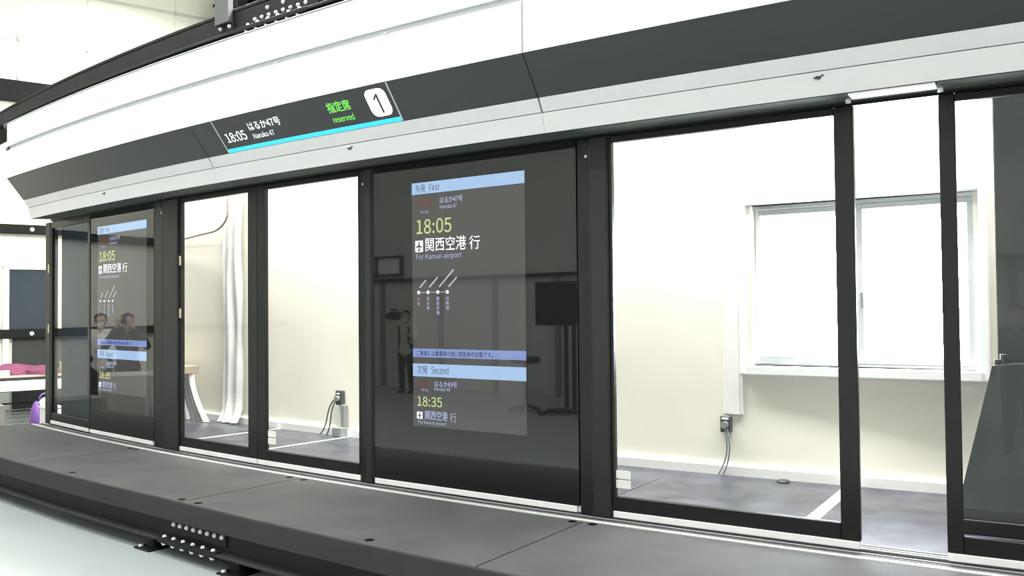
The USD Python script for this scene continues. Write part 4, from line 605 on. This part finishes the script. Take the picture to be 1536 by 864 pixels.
t.part('cable', tube(curve([(-10.2, 1.44, 2.255), (-9.6, 1.40, 2.25), (-9.1, 1.38, 2.275), (-8.72, 1.35, 2.325), (-8.585, 1.35, 2.43), (-8.565, 1.35, 2.56), (-8.565, 1.37, 2.75)], 40), .012), 'cable_brown', smooth=True)
t = Thing('side_table', 'brown table end with a steel leg against the cream wall behind the far door', 'table', base=(-9.7, 1.2, 0))
t.part('table_top', box(-10.3, -9.33, 1.0, 1.38, .565, .66, .006), 'table_wood')
for s in (-9.46, -10.2):
    for yy in (1.06, 1.34): t.part('leg', box(s-.016, s+.016, yy-.016, yy+.016, .0, .565, .003), 'plastic_grey')
t = Thing('draped_sheet', 'pale plastic sheet draped down from the brown table end to the floor', 'plastic sheet', base=(-9.2, 1.3, 0))
v, f = sheet(0, 1, .01, .56, 1.28, .03, 8, nx=24, nz=24)
q = 1-np.clip(v[:, 2]/.56, 0, 1); v[:, 0] = -9.78+v[:, 0]*(.47+.40*q**1.6)
t.part('sheet', (v, f), 'sheet_plastic', smooth=True)
# ------------------------------------------------------------------ tables and clutter beyond the far end
def ftable(label, s0, s1, y0, y1, z, cloth):
    t = Thing('folding_table', label, 'table', base=((s0+s1)/2, (y0+y1)/2, -.42))
    t.part('table_top', box(s0, s1, y0, y1, z-.035, z, .006), 'paper_white' if cloth else 'box_pale')
    t.part('apron', box(s1-.03, s1-.012, y0+.03, y1-.03, z-.11, z-.036, .004), 'plastic_dark')
    for s in (s0+.12, s1-.10):
        for y in (y0+.12, y1-.12): t.part('leg', tube([(s, y, -.42), (s, y, z-.036)], .022, 10), 'frame_black', smooth=40)
    t.part('brace', tube([(s0+.12, y0+.12, z-.09), (s1-.10, y0+.5, -.1)], .012, 8), 'frame_black', smooth=40)
    t.part('stretcher', tube([(s1-.10, y0+.12, -.16), (s1-.10, y1-.12, -.16)], .012, 8), 'frame_black', smooth=40)
    return t
ftable('white folding table with black legs beyond the far end of the deck', -14.85, -13.95, -.9, 1.45, .235, True)
ftable('pale folding table further back beyond the far end, holding pink cloth', -16.1, -15.1, -.6, 1.6, .30, False)
c = Thing('table_cloth', 'white cloth strip hanging over the front edge of the white folding table', 'cloth', base=(-13.94, .3, .2))
c.part('cloth', box(-13.945, -13.93, -.85, 1.40, .135, .237, .004), 'cloth_white')
t = Thing('pink_bundle', 'pink folded cloth heaped on the pale folding table', 'cloth', base=(-15.55, .9, .3))
from meshkit import fbm
for k, (s, yy, a, b, h) in enumerate(((-15.5, .78, .30, .34, .16), (-15.35, 1.15, .28, .28, .12))):
    m = trimesh.creation.icosphere(3, 1.0); v = np.array(m.vertices); v *= (1+.35*(fbm(v*2.2, 3, k+2)-.5))[:, None]
    v = v*[a, b, h]; v[:, 2] = np.maximum(v[:, 2], -.02)+.022
    t.part('fold', (v+[s, yy, .30], np.array(m.faces)), 'cloth_pink', smooth=True)
t = Thing('parcel', 'pale yellow box beside the pink cloth on the folding table', 'box', base=(-15.4, 1.40, .3))
t.part('body', box(-15.62, -15.2, 1.47, 1.72, .302, .46, .006), 'box_pale'); t.part('lid', box(-15.63, -15.19, 1.46, 1.73, .46, .475, .003), 'box_pale')
t = Thing('paper_box', 'small white box in front of the pink cloth on the folding table', 'box', base=(-15.2, .95, .3))
t.part('body', box(-15.3, -15.14, .45, .63, .301, .37, .004), 'paper_white'); t.part('lid', box(-15.305, -15.135, .445, .635, .37, .385, .003), 'paper_white')
def drape(w, d, z0, z1, seed, amp=.035):
    """A cloth laid over a w x d block: a flat top with a soft edge and a skirt in folds that widen towards the hem."""
    from meshkit import noise
    n, k = 160, 16; q = np.arange(n)*2*np.pi/n; V = []
    sq = np.stack([np.sign(np.cos(q))*np.abs(np.cos(q))**.28*w/2, np.sign(np.sin(q))*np.abs(np.sin(q))**.28*d/2], -1)
    rows = [(0., z1), (.5, z1+.004), (.93, z1), (.985, z1-.012), (1.0, z1-.04)]+[(1.0, z1-.04-(z1-.04-z0)*i/k) for i in range(1, k+1)]
    for f, z in rows:
        t_ = max(0, (z1-.04-z)/(z1-.04-z0)); wv = np.sin(q*17+3*noise(np.stack([np.cos(q)*2, np.sin(q)*2, 0*q], -1), seed))*amp*t_+.05*t_
        r_ = sq*f; nn = sq/np.linalg.norm(sq, axis=1, keepdims=True)
        V.append(np.c_[r_+nn*wv[:, None], np.full(n, z)])
    m = len(V); V = np.vstack(V); F = []
    for i in range(m-1):
        for j in range(n):
            a, c = i*n+j, i*n+(j+1) % n; F += [(a, a+n, c+n), (a, c+n, c)]
    return V, np.array(F)
t = Thing('cloth_stack', 'pale grey cloth-covered stack standing at the far end of the deck', 'stack', base=(-11.25, -.70, -.42))
v, f = drape(.5, .9, -.415, .205, 4); t.part('cloth', (v+[-11.25, -.72, 0], f), 'cloth_grey', smooth=40)
t.part('crate', box(-11.46, -11.04, -1.12, -.32, -.419, .17, .01), 'cardboard')
t = Thing('round_bag', 'purple and white round bag standing behind the far end of the deck', 'bag', base=(-11.4, .28, -.42))
m = trimesh.creation.icosphere(3, 1.0); v = np.array(m.vertices); t.part('body', (v*[.12, .16, .33]+[-11.45, .30, -.10], np.array(m.faces)), 'paper_white', smooth=True)
t.part('side_patch', (v*[.10, .08, .30]+[-11.40, .17, -.11], np.array(m.faces)), 'bag_purple', smooth=True)
t.part('handle', tube(curve([(-11.45, .22, .18), (-11.45, .26, .27), (-11.45, .34, .27), (-11.45, .38, .18)], 14), .012), 'bag_purple', smooth=True)
t = Thing('small_box', 'small white box on the floor against the far end post', 'box', base=(-11.0, .2, -.42))
t.part('body', box(-11.1, -10.85, .12, .32, -.42, .13, .006), 'paper_white'); t.part('lid', box(-11.11, -10.84, .11, .33, .13, .15, .003), 'paper_white')
for k, (s, yy, z0, w, h, m, la) in enumerate(((-13.3, 1.55, -.42, .3, .55, 'cardboard', 'brown carton on the floor behind the far glass panel'), (-13.3, 1.55, .135, .26, .40, 'box_pale', 'pale carton on top of the brown one behind the far glass panel'))):
    t = Thing('carton', la, 'box', base=(s, yy, z0)); t.part('body', box(s-w, s+w, yy-w, yy+w, z0, z0+h, .008), m)
    t.part('tape', box(s-w-.002, s+w+.002, yy-.03, yy+.03, z0+h-.002, z0+h+.002, .0005), 'label_tan')

t = Thing('draped_table', 'table under a creased white cloth seen mirrored low in the far narrow display', 'table', world=(-12.1, -.45, -.42), rot=-1.2)
t.part('cloth', drape(.72, .82, .01, .86, 9, .03), 'cloth_white', smooth=40)
t.part('table_top', box(-.34, .34, -.39, .39, .80, .835, .006), 'box_pale')
for x in (-.28, .28):
    for yy in (-.28, .28): t.part('leg', tube([(x, yy, 0), (x, yy, .8)], .02, 8), 'frame_black', smooth=40)
# ------------------------------------------------------------------ people in the hall: seen mirrored in the dark glass
M3 = manifold3d.Manifold
def hullp(a, ra, b, rb, n=14): return (M3.sphere(ra, n).translate(tuple(map(float, a)))+M3.sphere(rb, n).translate(tuple(map(float, b)))).hull()
def blend(bones, refine=.03, it=8):
    m = None
    for a, ra, b, rb in bones:
        h = hullp(a, ra, b, rb); m = h if m is None else m+h
    m = m.refine_to_length(refine); k = m.to_mesh()
    t = trimesh.Trimesh(np.array(k.vert_properties[:, :3]), np.array(k.tri_verts), process=True)
    trimesh.smoothing.filter_taubin(t, iterations=it)
    return np.array(t.vertices), np.array(t.faces)
def hand(wr, el, curl, side):
    """Palm and five unequal fingers from the wrist, along the forearm and curled by curl radians."""
    wr, el = np.array(wr), np.array(el); d = (wr-el)/np.linalg.norm(wr-el); up = np.array([0, 0, 1.]) if abs(d[2]) < .8 else np.array([0, 1., 0])
    a = np.cross(d, up); a /= np.linalg.norm(a); n = np.cross(a, d)
    out = []; palm = wr+d*.085
    for k in (-1, 1): out.append((wr+a*k*.012, .022, palm+a*k*.026, .017))
    out.append((wr, .024, palm, .02))
    for i, (o, L_) in enumerate(((-.033, .062), (-.011, .078), (.011, .084), (.033, .074))):
        p = palm+a*o; q = d; r0 = .0095
        for j in range(3):
            c = curl*(j+1)/2; q2 = d*math.cos(c)-n*math.sin(c); e = p+q2*L_*(.42, .33, .25)[j]
            out.append((p, r0, e, r0-.001)); p = e; r0 -= .0008
    p = wr+d*.03+a*side*.028; e = p+(d*.6+a*side*.8)*.045; out += [(p, .013, e, .011), (e, .011, e+(d*.95-n*.4)*.035, .0095)]
    return out
def person(label, world, rot, k, elbows, wrists, knees=None, top='shirt_dark', badge=False, strap=False, mask=True, bend=0., curl=1.2):
    t = Thing('person', label, 'person', world=world, rot=rot)
    sx = lambda s, x: s*x
    hip = np.array([0, 0, .94]); chest = np.array([0, .0+bend, 1.27]); neck = np.array([0, bend+.0, 1.45]); head = np.array([0, bend+.03, 1.60])
    sh = [np.array([s*.18, bend, 1.40]) for s in (-1, 1)]
    body = [(hip, .13, chest, .135), (chest, .12, neck, .058), (neck, .055, head-[0, .0, .04], .062)]
    body += [(head+[0, -.012, .035], .088, head+[0, .012, -.055], .062), (head+[0, .0, .03], .086, head+[0, .025, .0], .080), (head+[0, .03, -.06], .055, head+[0, .058, -.085], .033)]
    body += [(head+[0, .088, .0], .011, head+[0, .108, -.035], .014)]
    for s in (-1, 1): body += [(head+[s*.086, -.004, .012], .012, head+[s*.084, -.006, -.028], .010)]
    legs = []; feet = []
    for i, s in enumerate((-1, 1)):
        kn = np.array(knees[i]) if knees else np.array([s*.10, .03, .50]); an = np.array([kn[0]*1.05, kn[1]-.04, .085])
        hj = np.array([s*.09, 0, .90])
        body += [(hj, .085, kn, .052), (kn, .052, an, .035), (an, .034, an+[0, .10, -.05], .026)]
        legs += [(hj+[0, -.01, .0], .105, kn, .070), (kn, .070, an+[0, -.005, .0], .055)]
        feet.append([(an+[0, -.035, -.045], .038, an+[s*.01, .13, -.05], .035), (an+[0, -.01, .0], .042, an+[0, .03, -.03], .042)])
        body += [(sh[i], .055, np.array(elbows[i]), .040), (np.array(elbows[i]), .040, np.array(wrists[i]), .027)]
        body += hand(wrists[i], elbows[i], curl, -s)
    sc = lambda m: (lambda q: (q[0]*k, q[1]))(vf(m))
    t.part('body', sc(blend(body, .014, 6)), 'skin', smooth=True)
    jk = [(hip+[0, 0, -.06], .148, chest, .150), (hip+[-.05, 0, -.05], .13, hip+[.05, 0, -.05], .13), (chest+[-.07, 0, 0], .125, chest+[.07, 0, .0], .125), (sh[0], .072, sh[1], .072), (chest, .13, neck-[0, 0, .055], .075)]
    for i in range(2):
        e, w = np.array(elbows[i]), np.array(wrists[i]); jk += [(sh[i], .074, e, .057), (e, .057, e+(w-e)*.80, .042)]
        jk += [(chest+[(-.07, .07)[i], 0, .02], .12, sh[i], .070)]
    t.part('jacket' if top == 'jacket_light' else 'shirt', sc(blend(jk, .025, 8)), top, smooth=True)
    legs += [((-.06, 0, .93), .115, (.06, 0, .93), .115), ((-.05, 0, .98), .12, (.05, 0, .98), .12)]
    t.part('trousers', sc(blend(legs, .03, 8)), 'trousers_black', smooth=True)
    for f in feet: 
        v, fc = blend(f, .02, 4); v[:, 2] = np.maximum(v[:, 2], .002); t.part('shoe', sc((v, fc)), 'shoe_black', smooth=True)
    hr = [(head+[0, -.035, .055], .085, head+[0, -.045, -.02], .080), (head+[-.045, -.01, .065], .058, head+[.045, -.01, .065], .058), (head+[0, .035, .098], .035, head+[0, -.03, .095], .05)]
    for s in (-1, 1): hr += [(head+[s*.072, .01, .05], .027, head+[s*.078, -.02, -.01], .022)]
    t.part('hair', sc(blend(hr, .018, 5)), 'hair_black', smooth=True)
    for s in (-1, 1):
        e = trimesh.creation.icosphere(2, .0115); t.part('eye', sc((np.array(e.vertices)*[1.25, .6, .7]+head+[s*.031, .096, .004], np.array(e.faces))), 'eye_dark', smooth=True)
    if mask:
        mk = [(head+[-.028, .068, -.045], .030, head+[.028, .068, -.045], .030), (head+[0, .088, -.035], .026, head+[0, .068, -.085], .030)]
        mk += [(head+[s*.03, .066, -.04], .02, head+[s*.082, .0, -.01], .006) for s in (-1, 1)]
        t.part('face_mask', sc(blend(mk, .012, 4)), 'mask_white', smooth=True)
    else:
        e = trimesh.creation.icosphere(2, 1.); t.part('mouth', sc((np.array(e.vertices)*[.024, .008, .008]+head+[0, .088, -.066], np.array(e.faces))), 'lip_red', smooth=True)
    if badge: t.part('badge', sc(box(-.045, .045, bend+.128, bend+.142, 1.10, 1.22, .004)), 'badge_yellow')
    if strap:
        t.part('strap', sc(join(box(-.125, -.085, bend+.125, bend+.15, 1.02, 1.40, .006), box(.085, .125, bend+.125, bend+.15, 1.02, 1.40, .006))), 'camera_black')
    return t
def still_camera(label, c, world, rot, k):
    t = Thing('still_camera', label, 'camera', world=world, rot=rot); x, y, z = c
    t.part('body', (lambda b: (np.array(b.vertices)*k, np.array(b.faces)))(box(x-.07, x+.07, y-.035, y+.035, z-.05, z+.045, .01)), 'camera_black')
    t.part('prism', (lambda b: (np.array(b.vertices)*k, np.array(b.faces)))(box(x-.028, x+.028, y-.03, y+.03, z+.046, z+.075, .012)), 'camera_black')
    t.part('lens', (lambda m: (m[0]*k, m[1]))(join(cyl((x, y+.036, z), .038, .06, 'y', 20), cyl((x, y+.096, z), .042, .035, 'y', 20))), 'camera_black')
# the cameraman who stands far back in the hall
W0, r0 = (-12.75, -8.35, -.42), -.42
person('person in a pale jacket and black trousers with a video camera on the shoulder', W0, r0, 1.0, [(-.30, .12, 1.20), (.30, .14, 1.14)], [(-.27, .25, 1.50), (.16, .28, 1.24)], top='jacket_light', strap=True)
t = Thing('video_camera', 'black shoulder video camera held beside the head of the person in a pale jacket', 'camera', world=W0, rot=r0)
t.part('camera_body', box(-.31, -.17, -.14, .20, 1.53, 1.70, .015), 'camera_black'); t.part('lens', join(cyl((-.24, .20, 1.615), .05, .14, 'y', 20), cyl((-.24, .34, 1.615), .06, .07, 'y', 20)), 'camera_black')
t.part('viewfinder', join(box(-.165, -.10, .10, .19, 1.60, 1.66, .01), cyl((-.13, .04, 1.63), .022, .06, 'y', 14)), 'camera_black'); t.part('microphone', cyl((-.24, .02, 1.745), .018, .26, 'y', 14), 'camera_black')
t.part('handle', join(box(-.255, -.225, -.10, .16, 1.74, 1.765, .008), box(-.255, -.225, -.10, -.07, 1.69, 1.74, .005), box(-.255, -.225, .13, .16, 1.69, 1.74, .005)), 'camera_black')
# the group beyond the left edge of the picture, close to the platform end
W1, r1 = (-12.95, -.62, -.42), -1.15
person('masked person in a dark shirt with a yellow badge raising a camera to the face', W1, r1, 1.0, [(-.30, .14, 1.22), (.30, .14, 1.22)], [(-.10, .25, 1.55), (.10, .25, 1.55)], badge=True)
still_camera('black still camera held to the face of the person with a yellow badge', (0, .215, 1.615), W1, r1, 1.0)
W2, r2 = (-12.35, -1.45, -.42), -1.0
person('person in a dark shirt holding a small camera up before the chest', W2, r2, .97, [(-.28, .12, 1.18), (.28, .12, 1.18)], [(-.08, .34, 1.42), (.08, .34, 1.42)], mask=False)
still_camera('black still camera held up before the chest by the person in a dark shirt', (0, .42, 1.47), W2, r2, .97)
W3, r3 = (-14.3, -.55, -.42), -1.2
person('person in a white shirt standing behind the photographers at the platform end', W3, r3, 1.0, [(-.30, .02, 1.12), (.28, .08, 1.13)], [(-.28, .22, .95), (.06, .30, 1.15)], top='shirt_white')
W4, r4 = (-.02, -6.75, -.42), .1
person('person in dark clothes standing in the hall opposite the right-hand door', W4, r4, 1.0, [(-.26, .02, 1.12), (.26, .02, 1.12)], [(-.25, .10, .88), (.25, .10, .88)], curl=.5)
# television on a stand and a small cart in the hall
t = Thing('television', 'black television on a wheeled floor stand in the hall opposite the doors', 'television', world=(-7.68, -7.06, -.42), rot=-.15)
t.part('screen', box(-.60, .60, .0, .05, 1.46, 2.18, .008), 'tv_black'); t.part('pole', box(-.10, -.04, -.06, -.002, .06, 1.9, .004), 'camera_black'); t.part('pole', box(.04, .10, -.06, -.002, .06, 1.9, .004), 'camera_black')
t.part('bracket', box(-.30, .30, -.05, -.001, 1.6, 1.95, .004), 'camera_black'); t.part('base', join(box(-.42, .42, -.10, .02, .03, .09, .01), box(-.40, -.32, -.40, .36, .03, .08, .01), box(.32, .40, -.40, .36, .03, .08, .01)), 'camera_black')
for x in (-.36, .36):
    for yy in (-.36, .32): t.part('castor', cyl((x-.012, yy, .03), .03, .024, 'x', 16), 'plastic_dark')
t = Thing('equipment_stool', 'dark padded stool standing beside the television stand', 'stool', world=(-8.62, -7.1, -.42), rot=0.)
t.part('seat', box(-.20, .20, -.18, .18, .82, .93, .03), 'camera_black'); t.part('column', tube([(0, 0, .12), (0, 0, .82)], .03, 12), 'plastic_dark', smooth=40)
for k in range(5):
    a = k*2*math.pi/5; t.part('leg', tube([(0, 0, .13), (.26*math.cos(a), .26*math.sin(a), .035)], .02, 8), 'plastic_dark', smooth=40); t.part('castor', cyl((.26*math.cos(a), .26*math.sin(a)-.01, .03), .03, .02, 'y', 12), 'plastic_dark')
